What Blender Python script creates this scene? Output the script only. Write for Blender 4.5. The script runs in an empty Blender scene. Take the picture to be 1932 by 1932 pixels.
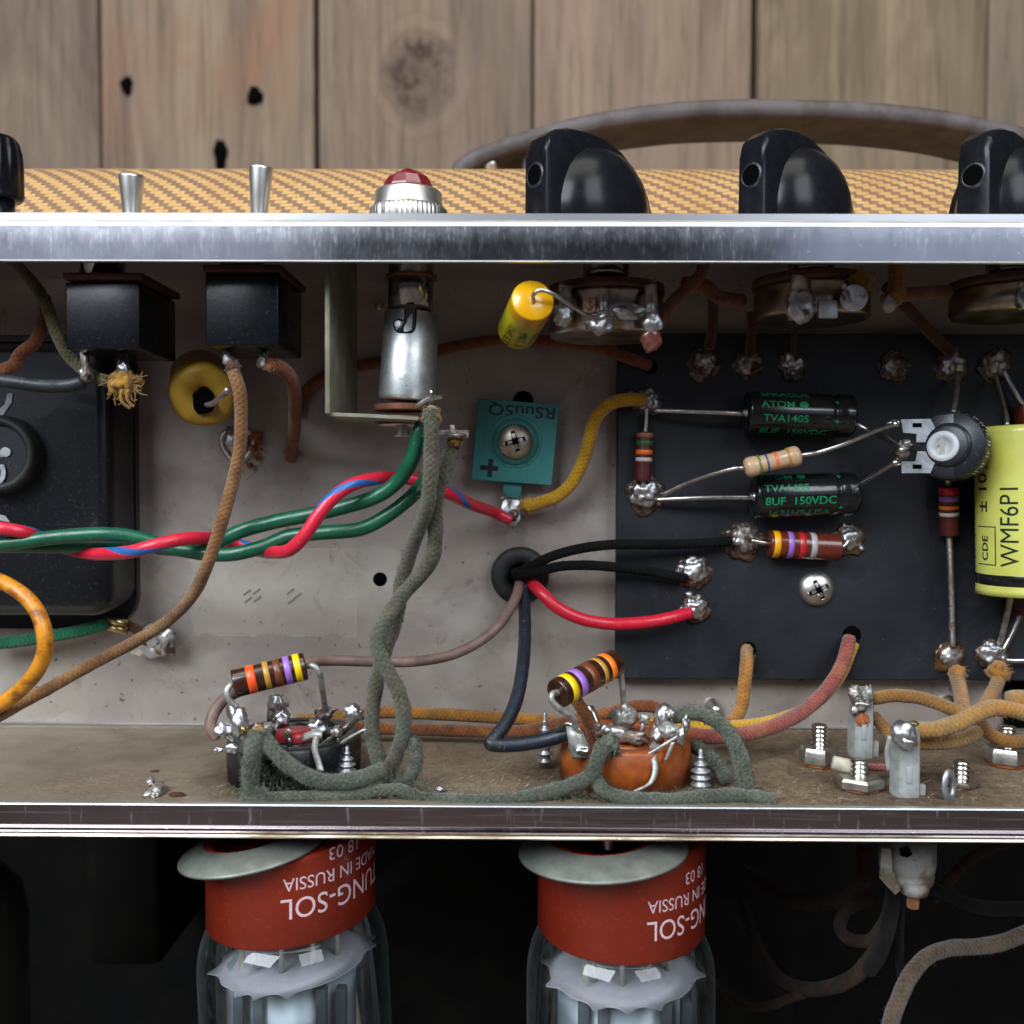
import bpy, bmesh, math, random
from mathutils import Vector, Matrix, noise
random.seed(7)
S = bpy.context.scene
COL = S.collection
V = Vector
# ------------------------------------------------------------------ camera
FPX = 1810.0
CAMY = -0.181
PITCH, YAW, ROLL = -0.03274222, 0.00759655, 0.00363433
RM = Matrix.Rotation(YAW, 3, 'Z') @ Matrix.Rotation(math.pi/2 + PITCH, 3, 'X') @ Matrix.Rotation(ROLL, 3, 'Z')
cd = bpy.data.cameras.new('camera'); cam = bpy.data.objects.new('camera', cd); COL.objects.link(cam)
cam.matrix_world = Matrix.Translation((0, CAMY, 0)) @ RM.to_4x4()
cd.sensor_width = 36; cd.sensor_height = 36; cd.lens = 36*FPX/1932
cd.clip_start = 0.01; cd.clip_end = 20
cd.dof.use_dof = True; cd.dof.focus_distance = 0.205; cd.dof.aperture_fstop = 18
S.camera = cam
# ------------------------------------------------------------------ light
w = bpy.data.worlds.new("World"); S.world = w; w.use_nodes = True
bg = w.node_tree.nodes['Background']; bg.inputs[0].default_value = (0.62, 0.66, 0.78, 1); bg.inputs[1].default_value = 0.04

def area(name, loc, tgt, sx, sy, power, col):
    l = bpy.data.lights.new(name, 'AREA'); l.shape = 'RECTANGLE'; l.size = sx; l.size_y = sy
    l.energy = power; l.color = col
    o = bpy.data.objects.new(name, l); COL.objects.link(o); o.location = loc
    o.rotation_euler = (V(tgt)-V(loc)).to_track_quat('-Z', 'Y').to_euler()
    return o
area('window_light_left', (-0.86, -1.15, 1.0), (0, 0.02, 0), 1.1, 0.85, 36, (0.86, 0.93, 1.0))
area('window_light_right', (0.84, -1.2, 1.0), (0, 0.02, 0), 0.85, 0.85, 13.5, (0.86, 0.93, 1.0))
area('rim_reflection_lamp_left', (-0.88, -1.25, 0.34), (0, 0.02, 0), 1.12, 0.5, .85, (0.78, 0.83, 1.0))  # low dim lamp pair added only for the upper chrome rim to mirror
area('rim_reflection_lamp_right', (0.86, -1.3, 0.34), (0, 0.02, 0), 0.9, 0.5, .8, (0.68, 0.76, 1.0))
area('overhead_light', (0.0, -0.55, 1.55), (0, 0.1, 0), 1.7, 0.8, 12.5, (1.0, 0.95, 0.88))
S.view_settings.view_transform = 'Standard'; S.view_settings.look = 'None'
S.view_settings.exposure = 0.22; S.view_settings.gamma = 1.0
S.cycles.max_bounces = 8; S.cycles.transparent_max_bounces = 12
# ------------------------------------------------------------------ helpers
def P(x, y, Y):
    d = RM @ V(((x-966)/FPX, -(y-966)/FPX, -1))
    return V((0, CAMY, 0)) + d*((Y*0.001-CAMY)/d.y)
def k(Y): return (0.181+Y*0.001)/FPX          # metres per photo pixel at depth Y (mm)
ZTOP, ZFLOOR, YB = 0.04908, -0.06205, 56.0
def srgb(h):
    h = h.lstrip('#'); r = []
    for i in (0, 2, 4):
        c = int(h[i:i+2], 16)/255
        r.append(c/12.92 if c <= .04045 else ((c+.055)/1.055)**2.4)
    return (*r, 1)

def finish(bm, name, mat, parent=None, kind=None, label=None, sharp=35, smooth=True, loc=None):
    for e in bm.edges:
        if len(e.link_faces) == 2:
            try: e.smooth = e.calc_face_angle() < math.radians(sharp)
            except Exception: e.smooth = True
    for f in bm.faces: f.smooth = smooth
    me = bpy.data.meshes.new(name)
    base = V((0, 0, 0))
    if parent is not None:
        q = parent
        while q is not None: base = base + q.location; q = q.parent
    if loc is not None: base = V(loc)
    elif parent is None:
        if bm.verts:
            base = sum((v.co for v in bm.verts), V())/len(bm.verts)
            base.z = min(v.co.z for v in bm.verts)
    bmesh.ops.translate(bm, verts=bm.verts, vec=-base)
    bm.to_mesh(me); bm.free()
    o = bpy.data.objects.new(name, me); COL.objects.link(o)
    if isinstance(mat, (list, tuple)):
        for m in mat: me.materials.append(m)
    else: me.materials.append(mat)
    if parent is not None: o.parent = parent
    else: o.location = base
    if kind: o['kind'] = kind
    if label: o['label'] = label
    return o
def tag(o, label, cat, group=None):
    o['label'] = label; o['category'] = cat
    if group: o['group'] = group
    return o
def thing(name, label, cat, loc, group=None):
    o = bpy.data.objects.new(name, None); o.empty_display_size = 0.005
    COL.objects.link(o); o.location = loc
    return tag(o, label, cat, group)
def B(): return bmesh.new()
def bx(bm, c0, c1, bev=0, seg=2):
    lo = V([min(a, b) for a, b in zip(c0, c1)]); hi = V([max(a, b) for a, b in zip(c0, c1)])
    m = Matrix.Translation((lo+hi)/2) @ Matrix.Diagonal(((hi-lo).x, (hi-lo).y, (hi-lo).z, 1))
    r = bmesh.ops.create_cube(bm, size=1, matrix=m)
    if bev:
        es = list({e for v in r['verts'] for e in v.link_edges})
        bmesh.ops.bevel(bm, geom=es, offset=bev, segments=seg, affect='EDGES', profile=0.5)
def boxpx(bm, x0, y0, x1, y1, Y0, Y1, bev=0, seg=2):
    a = P(x0, y1, Y0); b = P(x1, y0, Y0)
    bx(bm, (a.x, Y0*.001, a.z), (b.x, Y1*.001, b.z), bev, seg)
def basis(axis):
    a = V(axis).normalized()
    t = V((0, 0, 1)) if abs(a.z) < 0.9 else V((1, 0, 0))
    x = t.cross(a).normalized(); y = a.cross(x)
    return a, x, y
def lathe(bm, org, axis, prof, seg=32, flute=None, closed=False):
    a, x, y = basis(axis); org = V(org); rings = []
    for (r, t) in prof:
        if r < 1e-7: rings.append([bm.verts.new(org+a*t)])
        else:
            ring = []
            for i in range(seg):
                th = 2*math.pi*i/seg
                rr = r if flute is None else r*flute(th, t)
                ring.append(bm.verts.new(org+a*t+(x*math.cos(th)+y*math.sin(th))*rr))
            rings.append(ring)
    if closed: rings.append(rings[0])
    for A, C in zip(rings, rings[1:]):
        n = seg
        for i in range(n):
            j = (i+1) % n
            q = [A[i % len(A)], A[j % len(A)], C[j % len(C)], C[i % len(C)]]
            u = []
            for vv in q:
                if vv not in u: u.append(vv)
            if len(u) > 2:
                try: bm.faces.new(u)
                except ValueError: pass
def cyl(bm, p0, p1, r, seg=20, r2=None, rnd=0.0):
    p0 = V(p0); p1 = V(p1); L = (p1-p0).length; r2 = r if r2 is None else r2
    if rnd:
        pr = [(0, 0)]
        for i in range(5):
            a = math.pi/2*i/4; pr.append((r-rnd+rnd*math.sin(a), rnd-rnd*math.cos(a)))
        for i in range(5):
            a = math.pi/2*i/4; pr.append((r2-rnd+rnd*math.cos(a), L-rnd+rnd*math.sin(a)))
        pr.append((0, L))
    else: pr = [(0, 0), (r, 0), (r2, L), (0, L)]
    lathe(bm, p0, p1-p0, pr, seg)
def spline(pts, n=8):
    pts = [V(p) for p in pts]
    if len(pts) < 3:
        return [pts[0].lerp(pts[-1], i/n) for i in range(n+1)]
    out = []; Q = [pts[0]*2-pts[1]]+pts+[pts[-1]*2-pts[-2]]
    for i in range(1, len(Q)-2):
        p0, p1, p2, p3 = Q[i-1:i+3]
        for s in range(n):
            t = s/n
            out.append(0.5*((2*p1)+(p2-p0)*t+(2*p0-5*p1+4*p2-p3)*t*t+(-p0+3*p1-3*p2+p3)*t**3))
    out.append(pts[-1]); return out
def tube(bm, path, rad, seg=14, rough=0.0, seed=0, cap=True, flare=None):
    """swept tube with a UV map: u = metres along, v = turns around"""
    uvl = bm.loops.layers.uv.verify()
    n = len(path); T = []
    for i in range(n):
        T.append((path[min(i+1, n-1)]-path[max(i-1, 0)]).normalized())
    a, x, y = basis(T[0]); rings = []; L = 0; us = []
    for i, p in enumerate(path):
        if i:
            L += (p-path[i-1]).length
            x = (x-T[i]*x.dot(T[i])).normalized(); 
        y = T[i].cross(x)
        us.append(L); ring = []
        for s in range(seg):
            th = 2*math.pi*s/seg; dr = (x*math.cos(th)+y*math.sin(th))
            r = rad if not callable(rad) else rad(i/(n-1))
            if rough:
                r *= 1+rough*noise.noise((p+dr*r)*(0.55/r)+V((seed*3.1, 0, 0)))
            ring.append(bm.verts.new(p+dr*r))
        rings.append(ring)
    for i in range(n-1):
        for s in range(seg):
            j = (s+1) % seg
            f = bm.faces.new((rings[i][s], rings[i][j], rings[i+1][j], rings[i+1][s]))
            for l, (uu, vv) in zip(f.loops, ((us[i], s/seg), (us[i], (s+1)/seg), (us[i+1], (s+1)/seg), (us[i+1], s/seg))):
                l[uvl].uv = (uu, vv)
    if cap:
        for ring, d in ((rings[0], -T[0]), (rings[-1], T[-1])):
            c = sum((v.co for v in ring), V())/seg
            cv = bm.verts.new(c+d*((ring[0].co-c).length*0.35))
            for s in range(seg):
                j = (s+1) % seg
                bm.faces.new((ring[j], ring[s], cv) if d is not T[-1] else (ring[s], ring[j], cv))
    return rings
def blob(bm, c, rad, amp=0.25, seed=0, freq=1.6, sub=3, sharp=0):
    r = bmesh.ops.create_icosphere(bm, subdivisions=sub, radius=1)
    rx, ry, rz = (rad, rad, rad) if not hasattr(rad, '__len__') else rad
    for v in r['verts']:
        n = v.co.normalized()
        d = 1+amp*noise.noise(n*freq+V((seed*5.7, seed*1.3, 2)))+amp*0.45*noise.noise(n*freq*2.7+V((9, seed*3.3, 2)))
        v.co = V(c)+V((n.x*rx*d, n.y*ry*d, n.z*rz*d))
def ribbon(bm, pts, wdir, wd, t, taper=None):
    """flat metal strip along pts, width along wdir"""
    pts = [V(p) for p in pts]; wdir = V(wdir).normalized(); n = len(pts); R = []
    for i, p in enumerate(pts):
        T = (pts[min(i+1, n-1)]-pts[max(i-1, 0)]).normalized()
        N = T.cross(wdir).normalized()
        ww = wd if taper is None else wd*taper(i/(n-1))
        R.append([bm.verts.new(p+wdir*sx*ww/2+N*sy*t/2) for sx, sy in ((-1, -1), (1, -1), (1, 1), (-1, 1))])
    for A, C in zip(R, R[1:]):
        for s in range(4): bm.faces.new((A[s], A[(s+1) % 4], C[(s+1) % 4], C[s]))
    bm.faces.new(R[0][::-1]); bm.faces.new(R[-1])
def prism(bm, pts, ext, bev=0, seg=2):
    """extrude polygon (world points) by vector ext"""
    vs = [bm.verts.new(V(p)) for p in pts]; f = bm.faces.new(vs)
    r = bmesh.ops.extrude_face_region(bm, geom=[f]); nv = [g for g in r['geom'] if isinstance(g, bmesh.types.BMVert)]
    bmesh.ops.translate(bm, verts=nv, vec=V(ext))
    bmesh.ops.recalc_face_normals(bm, faces=bm.faces[:])
    if bev:
        es = list({e for v in vs+nv for e in v.link_edges})
        bmesh.ops.bevel(bm, geom=es, offset=bev, segments=seg, affect='EDGES', profile=0.5)
_tc = {}
def text_geo(s, size, bold=0.0, sx=1.0):
    cu = bpy.data.curves.new('t', 'FONT'); cu.body = s; cu.size = size; cu.offset = bold*size
    cu.align_x = 'CENTER'; cu.align_y = 'CENTER'; cu.resolution_u = 4
    o = bpy.data.objects.new('t', cu); COL.objects.link(o)
    bpy.context.view_layer.update()
    me = bpy.data.meshes.new_from_object(o.evaluated_get(bpy.context.evaluated_depsgraph_get()))
    bm = bmesh.new(); bm.from_mesh(me)
    bpy.data.objects.remove(o); bpy.data.curves.remove(cu); bpy.data.meshes.remove(me)
    for v in bm.verts: v.co.x *= sx
    return bm
def put_text(s, size, fn, mat, parent, name='printed_text', bold=0.0, sx=1.0, cut=0.0005, label=None, width=None):
    bm = text_geo(s, size, bold, sx)
    if width:
        xs = [v.co.x for v in bm.verts]; f_ = width/(max(xs)-min(xs)); m_ = (max(xs)+min(xs))/2
        for v in bm.verts: v.co.x = (v.co.x-m_)*f_
    for _ in range(3):
        es = [e for e in bm.edges if e.calc_length() > cut]
        if not es: break
        bmesh.ops.subdivide_edges(bm, edges=es, cuts=1)
        bmesh.ops.triangulate(bm, faces=[f for f in bm.faces if len(f.verts) > 4])
    for v in bm.verts: v.co = fn(v.co.x, v.co.y)
    return finish(bm, name, mat, parent, label=label)
# ------------------------------------------------------------------ materials
class NT:
    def __init__(s, name):
        s.m = bpy.data.materials.new(name); s.m.use_nodes = True; s.t = s.m.node_tree; s.n = s.t.nodes; s.l = s.t.links
        s.p = s.n['Principled BSDF']; s.tc = s.n.new('ShaderNodeTexCoord')
    def link(s, a, b): s.l.new(a, b)
    def val(s, v, inp):
        if hasattr(v, 'links') or isinstance(v, bpy.types.NodeSocket): s.l.new(v, inp)
        else: inp.default_value = v
    def math(s, op, a, b=0.0, c=0.0):
        n = s.n.new('ShaderNodeMath'); n.operation = op
        s.val(a, n.inputs[0]); s.val(b, n.inputs[1]); s.val(c, n.inputs[2]); return n.outputs[0]
    def mapping(s, scale=(1, 1, 1), rot=(0, 0, 0), coord='Object', loc=(0, 0, 0)):
        n = s.n.new('ShaderNodeMapping'); s.l.new(s.tc.outputs[coord], n.inputs[0])
        n.inputs['Scale'].default_value = scale; n.inputs['Rotation'].default_value = rot; n.inputs['Location'].default_value = loc
        return n.outputs[0]
    def noise(s, scale, detail=4, rough=.55, vec=None, dist=0, stretch=(1, 1, 1), coord='Object', rot=(0, 0, 0)):
        n = s.n.new('ShaderNodeTexNoise'); n.inputs['Scale'].default_value = scale; n.inputs['Detail'].default_value = detail
        n.inputs['Roughness'].default_value = rough; n.inputs['Distortion'].default_value = dist
        s.l.new(vec if vec is not None else s.mapping(stretch, rot, coord), n.inputs['Vector']); return n.outputs[0]
    def ramp(s, fac, stops):
        n = s.n.new('ShaderNodeValToRGB'); s.l.new(fac, n.inputs[0]); e = n.color_ramp.elements
        while len(e) < len(stops): e.new(0.5)
        for el, (p, c) in zip(e, stops): el.position = p; el.color = c if hasattr(c, '__len__') else (c, c, c, 1)
        return n.outputs[0]
    def mix(s, fac, a, b):
        n = s.n.new('ShaderNodeMix'); n.data_type = 'RGBA'
        s.val(fac, n.inputs[0]); s.val(a, n.inputs[6]); s.val(b, n.inputs[7]); return n.outputs[2]
    def bump(s, h, strength=.4, dist=.0002, nrm=None):
        n = s.n.new('ShaderNodeBump'); n.inputs['Strength'].default_value = strength; n.inputs['Distance'].default_value = dist
        s.l.new(h, n.inputs['Height'])
        if nrm is not None: s.l.new(nrm, n.inputs['Normal'])
        return n.outputs[0]
    def sep(s, v):
        n = s.n.new('ShaderNodeSeparateXYZ'); s.l.new(v, n.inputs[0]); return n.outputs
    def set(s, **kw):
        for kk, v in kw.items():
            s.val(v, s.p.inputs[{'col': 'Base Color', 'rough': 'Roughness', 'metal': 'Metallic', 'nrm': 'Normal', 'spec': 'Specular IOR Level', 'coat': 'Coat Weight', 'coatr': 'Coat Roughness', 'alpha': 'Alpha', 'trans': 'Transmission Weight', 'ior': 'IOR', 'sss': 'Subsurface Weight', 'sheen': 'Sheen Weight'}[kk]])
        return s.m
def simple(name, c, rough=.5, metal=0.0, c2=None, ns=300, bump=0.0, bs=None, bd=.0002, lo=.4, hi=.62, rv=0.0, coat=0.0, dust=None, stretch=(1, 1, 1), spec=.5):
    t = NT(name); c = srgb(c) if isinstance(c, str) else c
    col = c
    nz = t.noise(ns, 5, .6, stretch=stretch)
    if c2: col = t.mix(t.ramp(nz, [(lo, 0), (hi, 1)]), c, srgb(c2) if isinstance(c2, str) else c2)
    if dust:
        dn = t.noise(1400, 3, .7); col = t.mix(t.ramp(dn, [(.60, 0), (.70, dust[1])]), col, srgb(dust[0]))
    kw = dict(col=col, metal=metal, coat=coat, spec=spec)
    kw['rough'] = t.math('MULTIPLY_ADD', nz, rv, rough-rv*.5) if rv else rough
    if bump: kw['nrm'] = t.bump(t.noise(bs or ns*3, 4, .6, stretch=stretch), bump, bd)
    return t.set(**kw)
def cloth(name, c, c2, c3=None, pitch=.0011, turns=5, ns=260, dusty=0.0, dustc='#7d7a66', bump=.8, sheen=.3):
    t = NT(name)
    uv = t.sep(t.tc.outputs['UV'])
    U = t.math('MULTIPLY', uv[0], 2*math.pi/pitch); W = t.math('MULTIPLY', uv[1], 2*math.pi*turns)
    h = t.math('MULTIPLY', t.math('SINE', U), t.math('COSINE', W))
    n1 = t.noise(ns, 5, .65); n2 = t.noise(3200, 3, .7)
    col = t.mix(t.ramp(n1, [(.38, 0), (.62, 1)]), srgb(c), srgb(c2))
    if c3: col = t.mix(t.ramp(t.noise(90, 4, .6), [(.5, 0), (.66, 1)]), col, srgb(c3))
    if dusty: col = t.mix(t.math('MULTIPLY', t.ramp(n2, [(.42, 0), (.62, 1)]), dusty), col, srgb(dustc))
    hh = t.math('ADD', t.math('MULTIPLY', h, .5), t.math('MULTIPLY', n2, 2.1))
    col = t.mix(t.ramp(t.math('MULTIPLY_ADD', h, .5, .5), [(0.05, .45), (.5, 0)]), col, t.mix(.5, col, (0.01, .008, .006, 1)))
    return t.set(col=col, rough=.95, nrm=t.bump(hh, bump, .00022), sheen=sheen, spec=.2)
def plastic_wire(name, c, stripe=None, pitch=.012, c2=None, rough=.28):
    t = NT(name); col = srgb(c)
    if c2: col = t.mix(t.ramp(t.noise(240, 5, .65), [(.45, 0), (.62, 1)]), col, srgb(c2))
    if stripe:
        uv = t.sep(t.tc.outputs['UV'])
        f = t.math('FRACT', t.math('SUBTRACT', t.math('DIVIDE', uv[0], pitch), uv[1]))
        col = t.mix(t.math('LESS_THAN', f, .17), col, srgb(stripe))
    col = t.mix(t.ramp(t.noise(1500, 3, .7), [(.62, 0), (.74, .35)]), col, srgb('#b8b0a6'))
    return t.set(col=col, rough=t.math('MULTIPLY_ADD', t.noise(500), .4, rough-.12), nrm=t.bump(t.noise(420, 4, .6), .22, .0004), coat=.12)

def zz(y): return P(966, y, 0).z
def metal_scratched(name, base, rough, vertical=True, seed=0.0, rust=None):
    t = NT(name)
    if vertical:
        s1 = t.noise(1.0, 3, .6, vec=t.mapping((2300, 200, 230), (0, math.radians(24), 0), loc=(seed, 0, 0)))
        s2 = t.noise(1.0, 3, .6, vec=t.mapping((1900, 200, 420), (0, math.radians(-38), 0), loc=(seed+7, 0, 0)))
    else:
        s1 = t.noise(1.0, 3, .6, vec=t.mapping((1100, 200, 130), (0, math.radians(50), 0), loc=(seed, 0, 0)))
        s2 = t.noise(1.0, 3, .6, vec=t.mapping((40, 200, 2200), (0, 0, 0), loc=(seed+7, 0, 0)))
    z = t.sep(t.tc.outputs['Object'])[2]
    b1 = t.ramp(s1, [(.60, 0), (.78, .8)]); b2 = t.ramp(s2, [(.54, 0), (.80, .7)])
    blot = t.noise(70, 5, .65)
    sc = t.math('MAXIMUM', t.math('MULTIPLY', b1, t.ramp(blot, [(.35, .2), (.6, 1)])), t.math('MULTIPLY', b2, .5))
    if vertical:
        zr = t.math('DIVIDE', t.math('SUBTRACT', zz(427)-ZFLOOR, z), .0075)
        wob = t.math('ADD', zr, t.math('MULTIPLY', t.math('SUBTRACT', t.noise(1.0, 3, .6, vec=t.mapping((500, 1, 40))), .5), .5))
        edge = t.ramp(wob, [(.05, .75), (.45, 0)])
        haze = t.noise(1.0, 4, .7, vec=t.mapping((700, 200, 900)))
        sc = t.math('ADD', t.math('MULTIPLY', sc, t.ramp(wob, [(0, 1), (.9, .22)])), t.math('MULTIPLY', edge, t.math('MULTIPLY', haze, .8)))
    r = t.math('ADD', t.math('MULTIPLY_ADD', sc, .25, rough), t.math('MULTIPLY', t.ramp(blot, [(.35, 0), (.7, 1)]), .08))
    col = t.mix(t.math('MULTIPLY', sc, .6), base, (.52, .53, .57, 1))
    if rust:
        rn = t.noise(1.0, 5, .65, vec=t.mapping((45, 200, 900)))
        col = t.mix(t.ramp(rn, [(.46, 0), (.62, .8)]), col, srgb(rust))
        r = t.math('ADD', r, t.math('MULTIPLY', t.ramp(rn, [(.46, 0), (.62, 1)]), .25))
    spk = t.ramp(t.noise(900, 2, .5), [(.70, 0), (.74, 1)])
    col = t.mix(t.math('MULTIPLY', spk, .7), col, (.7, .7, .72, 1))
    met = t.math('SUBTRACT', 1.0, t.math('MULTIPLY', sc, .3))
    return t.set(col=col, rough=r, metal=met, nrm=t.bump(sc, .25, .00004))

m_chrome_up = metal_scratched('scratched_chrome', (.43, .44, .48, 1), .12)
m_chrome_lo = metal_scratched('worn_chrome', (.42, .38, .40, 1), .16, False, 3.0)
m_chrome_bead = metal_scratched('worn_chrome_edge', (.62, .56, .48, 1), .28, False, 9.0, rust='#6b5a3c')
m_bend = simple('plated_bend', (.62, .64, .64, 1), .4, .85, (.48, .5, .5, 1), 250, stretch=(.3, 1, 1))
m_chassis_out = simple('plated_panel', (.6, .6, .62, 1), .3, .9)
def plate_mat():
    t = NT('zinc_plate'); o = t.sep(t.mapping())
    n1 = t.noise(38, 5, .6); n2 = t.noise(260, 6, .7); n3 = t.noise(900, 3, .6)
    col = t.mix(t.ramp(n1, [(.35, 0), (.66, 1)]), srgb('#9c918a'), srgb('#b4a99c'))
    col = t.mix(t.ramp(t.noise(24, 3, .5, dist=1.2), [(.45, 0), (.7, .7)]), col, srgb('#978a88'))
    # paler residue rectangle left by an old sticker
    a = P(362, 1198, YB); b = P(672, 1035, YB); a.z -= ZFLOOR; b.z -= ZFLOOR; e = .0012
    wob = t.math('MULTIPLY', t.math('SUBTRACT', n2, .5), .002)
    dx = t.math('SUBTRACT', t.math('ABSOLUTE', t.math('ADD', t.math('SUBTRACT', o[0], (a.x+b.x)/2), wob)), (b.x-a.x)/2)
    dz = t.math('SUBTRACT', t.math('ABSOLUTE', t.math('ADD', t.math('SUBTRACT', o[2], (a.z+b.z)/2), wob)), (b.z-a.z)/2)
    d = t.math('MAXIMUM', dx, dz); ins = t.math('MULTIPLY', d, -2500); ins = t.math('MINIMUM', t.math('MAXIMUM', ins, 0), 1)
    resn = t.ramp(n2, [(.3, .5), (.6, 1)])
    col = t.mix(t.math('MULTIPLY', t.math('MULTIPLY', ins, resn), .42), col, srgb('#c4bca8'))
    edge = t.math('LESS_THAN', t.math('ABSOLUTE', d), .00009)
    col = t.mix(t.math('MULTIPLY', edge, t.ramp(n2, [(.45, 0), (.55, .6)])), col, srgb('#ddd6c4'))
    # dark pits and specks
    col = t.mix(t.ramp(t.noise(620, 3, .55), [(.69, 0), (.72, .8)]), col, srgb('#4a3d36'))
    col = t.mix(t.math('MULTIPLY', t.ramp(t.noise(210, 5, .7), [(.62, 0), (.75, 1)]), .6), col, srgb('#6c5c52'))
    sc = t.ramp(t.noise(1.0, 3, .6, vec=t.mapping((120, 200, 2600), (0, math.radians(28), 0))), [(.70, 0), (.76, .45)])
    sc2 = t.ramp(t.noise(1.0, 3, .6, vec=t.mapping((2400, 200, 110), (0, math.radians(-17), 0))), [(.71, 0), (.77, .4)])
    col = t.mix(t.math('MAXIMUM', sc, sc2), col, srgb('#c4bab0'))
    col = t.mix(t.ramp(t.noise(75, 6, .75, dist=.8), [(.56, 0), (.66, .45)]), col, srgb('#6f6259'))
    low = t.ramp(t.math('ADD', o[2], t.math('MULTIPLY', t.math('SUBTRACT', n1, .5), .03)), [(0, 0), (.001, 0)])
    col = t.mix(t.ramp(t.noise(30, 4, .6, vec=t.mapping((1, 1, 1.6), loc=(.3, .1, .7))), [(.50, 0), (.66, .6)]), col, srgb('#c6c0b6'))
    return t.set(col=col, rough=t.math('MULTIPLY_ADD', n1, .25, .27), metal=.3, nrm=t.bump(t.math('ADD', n3, t.math('MULTIPLY', n2, .6)), .12, .0002))
m_plate = plate_mat()
def floor_mat():
    t = NT('dusty_shelf'); o = t.sep(t.mapping())
    n1 = t.noise(45, 6, .65); n2 = t.noise(420, 5, .7); n3 = t.noise(1700, 3, .7)
    col = t.mix(t.ramp(n1, [(.35, 0), (.65, 1)]), srgb('#908575'), srgb('#796c5b'))
    # grime grows towards the right where the sockets and bolts are (settled dirt)
    g = t.math('MULTIPLY_ADD', o[0], 7.5, .78); g = t.math('ADD', g, t.math('MULTIPLY', t.math('SUBTRACT', n1, .5), 1.4)); g = t.math('MINIMUM', t.math('MAXIMUM', g, 0), .92)
    grime = t.mix(t.ramp(n2, [(.35, 0), (.65, 1)]), srgb('#4d3d2b'), srgb('#74624b'))
    col = t.mix(g, col, grime)
    fr = t.ramp(n3, [(.56, 0), (.66, .7)]); col = t.mix(fr, col, srgb('#978972'))
    col = t.mix(t.ramp(n2, [(.68, 0), (.72, .7)]), col, srgb('#2c231a'))
    for sx_, sy_ in ((P(556, 1430, 20).x, .020), (P(1180, 1430, 20).x, .020), (P(1700, 1430, 15).x, .018)):  # dark brown rings: contact shadow painted in together with dirt
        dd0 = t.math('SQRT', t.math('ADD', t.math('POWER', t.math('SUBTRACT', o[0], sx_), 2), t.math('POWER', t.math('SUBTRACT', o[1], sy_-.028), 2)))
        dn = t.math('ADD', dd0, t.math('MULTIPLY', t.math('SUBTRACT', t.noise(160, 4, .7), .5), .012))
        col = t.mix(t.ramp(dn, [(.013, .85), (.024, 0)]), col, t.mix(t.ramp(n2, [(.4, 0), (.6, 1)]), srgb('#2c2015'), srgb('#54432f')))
    dd = t.math('ADD', t.math('POWER', t.math('DIVIDE', t.math('SUBTRACT', o[0], P(165, 1450, 8).x), .0125), 2), t.math('POWER', t.math('DIVIDE', t.math('SUBTRACT', o[1], .013-.028), .009), 2))
    sm = t.math('MULTIPLY', t.math('LESS_THAN', t.math('ADD', dd, t.math('MULTIPLY', n1, .9)), 1.35), t.ramp(t.noise(500, 3, .6, dist=2.5, stretch=(.5, 1.6, 1)), [(.42, 0), (.55, .55)]))
    col = t.mix(sm, col, srgb('#6e5b4b'))
    return t.set(col=col, rough=t.math('MULTIPLY_ADD', g, .35, .5), metal=t.math('MULTIPLY_ADD', g, -.3, .3), nrm=t.bump(t.math('ADD', t.math('ADD', n2, n3), t.math('MULTIPLY', sm, 2)), .5, .00025))
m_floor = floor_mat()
m_dark_in = simple('shaded_plate', '#8a827c', .5, .5, '#6f655e', 60)
m_black_cav = simple('black_lining', (.004, .004, .004, 1), .9, 0, (.007, .006, .005, 1), 60, .2, spec=.1)
m_black_cab = simple('black_stained_wood', (.006, .0055, .005, 1), .85, 0, (.010, .009, .007, 1), 50, .3, 400, spec=.1)

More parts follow.
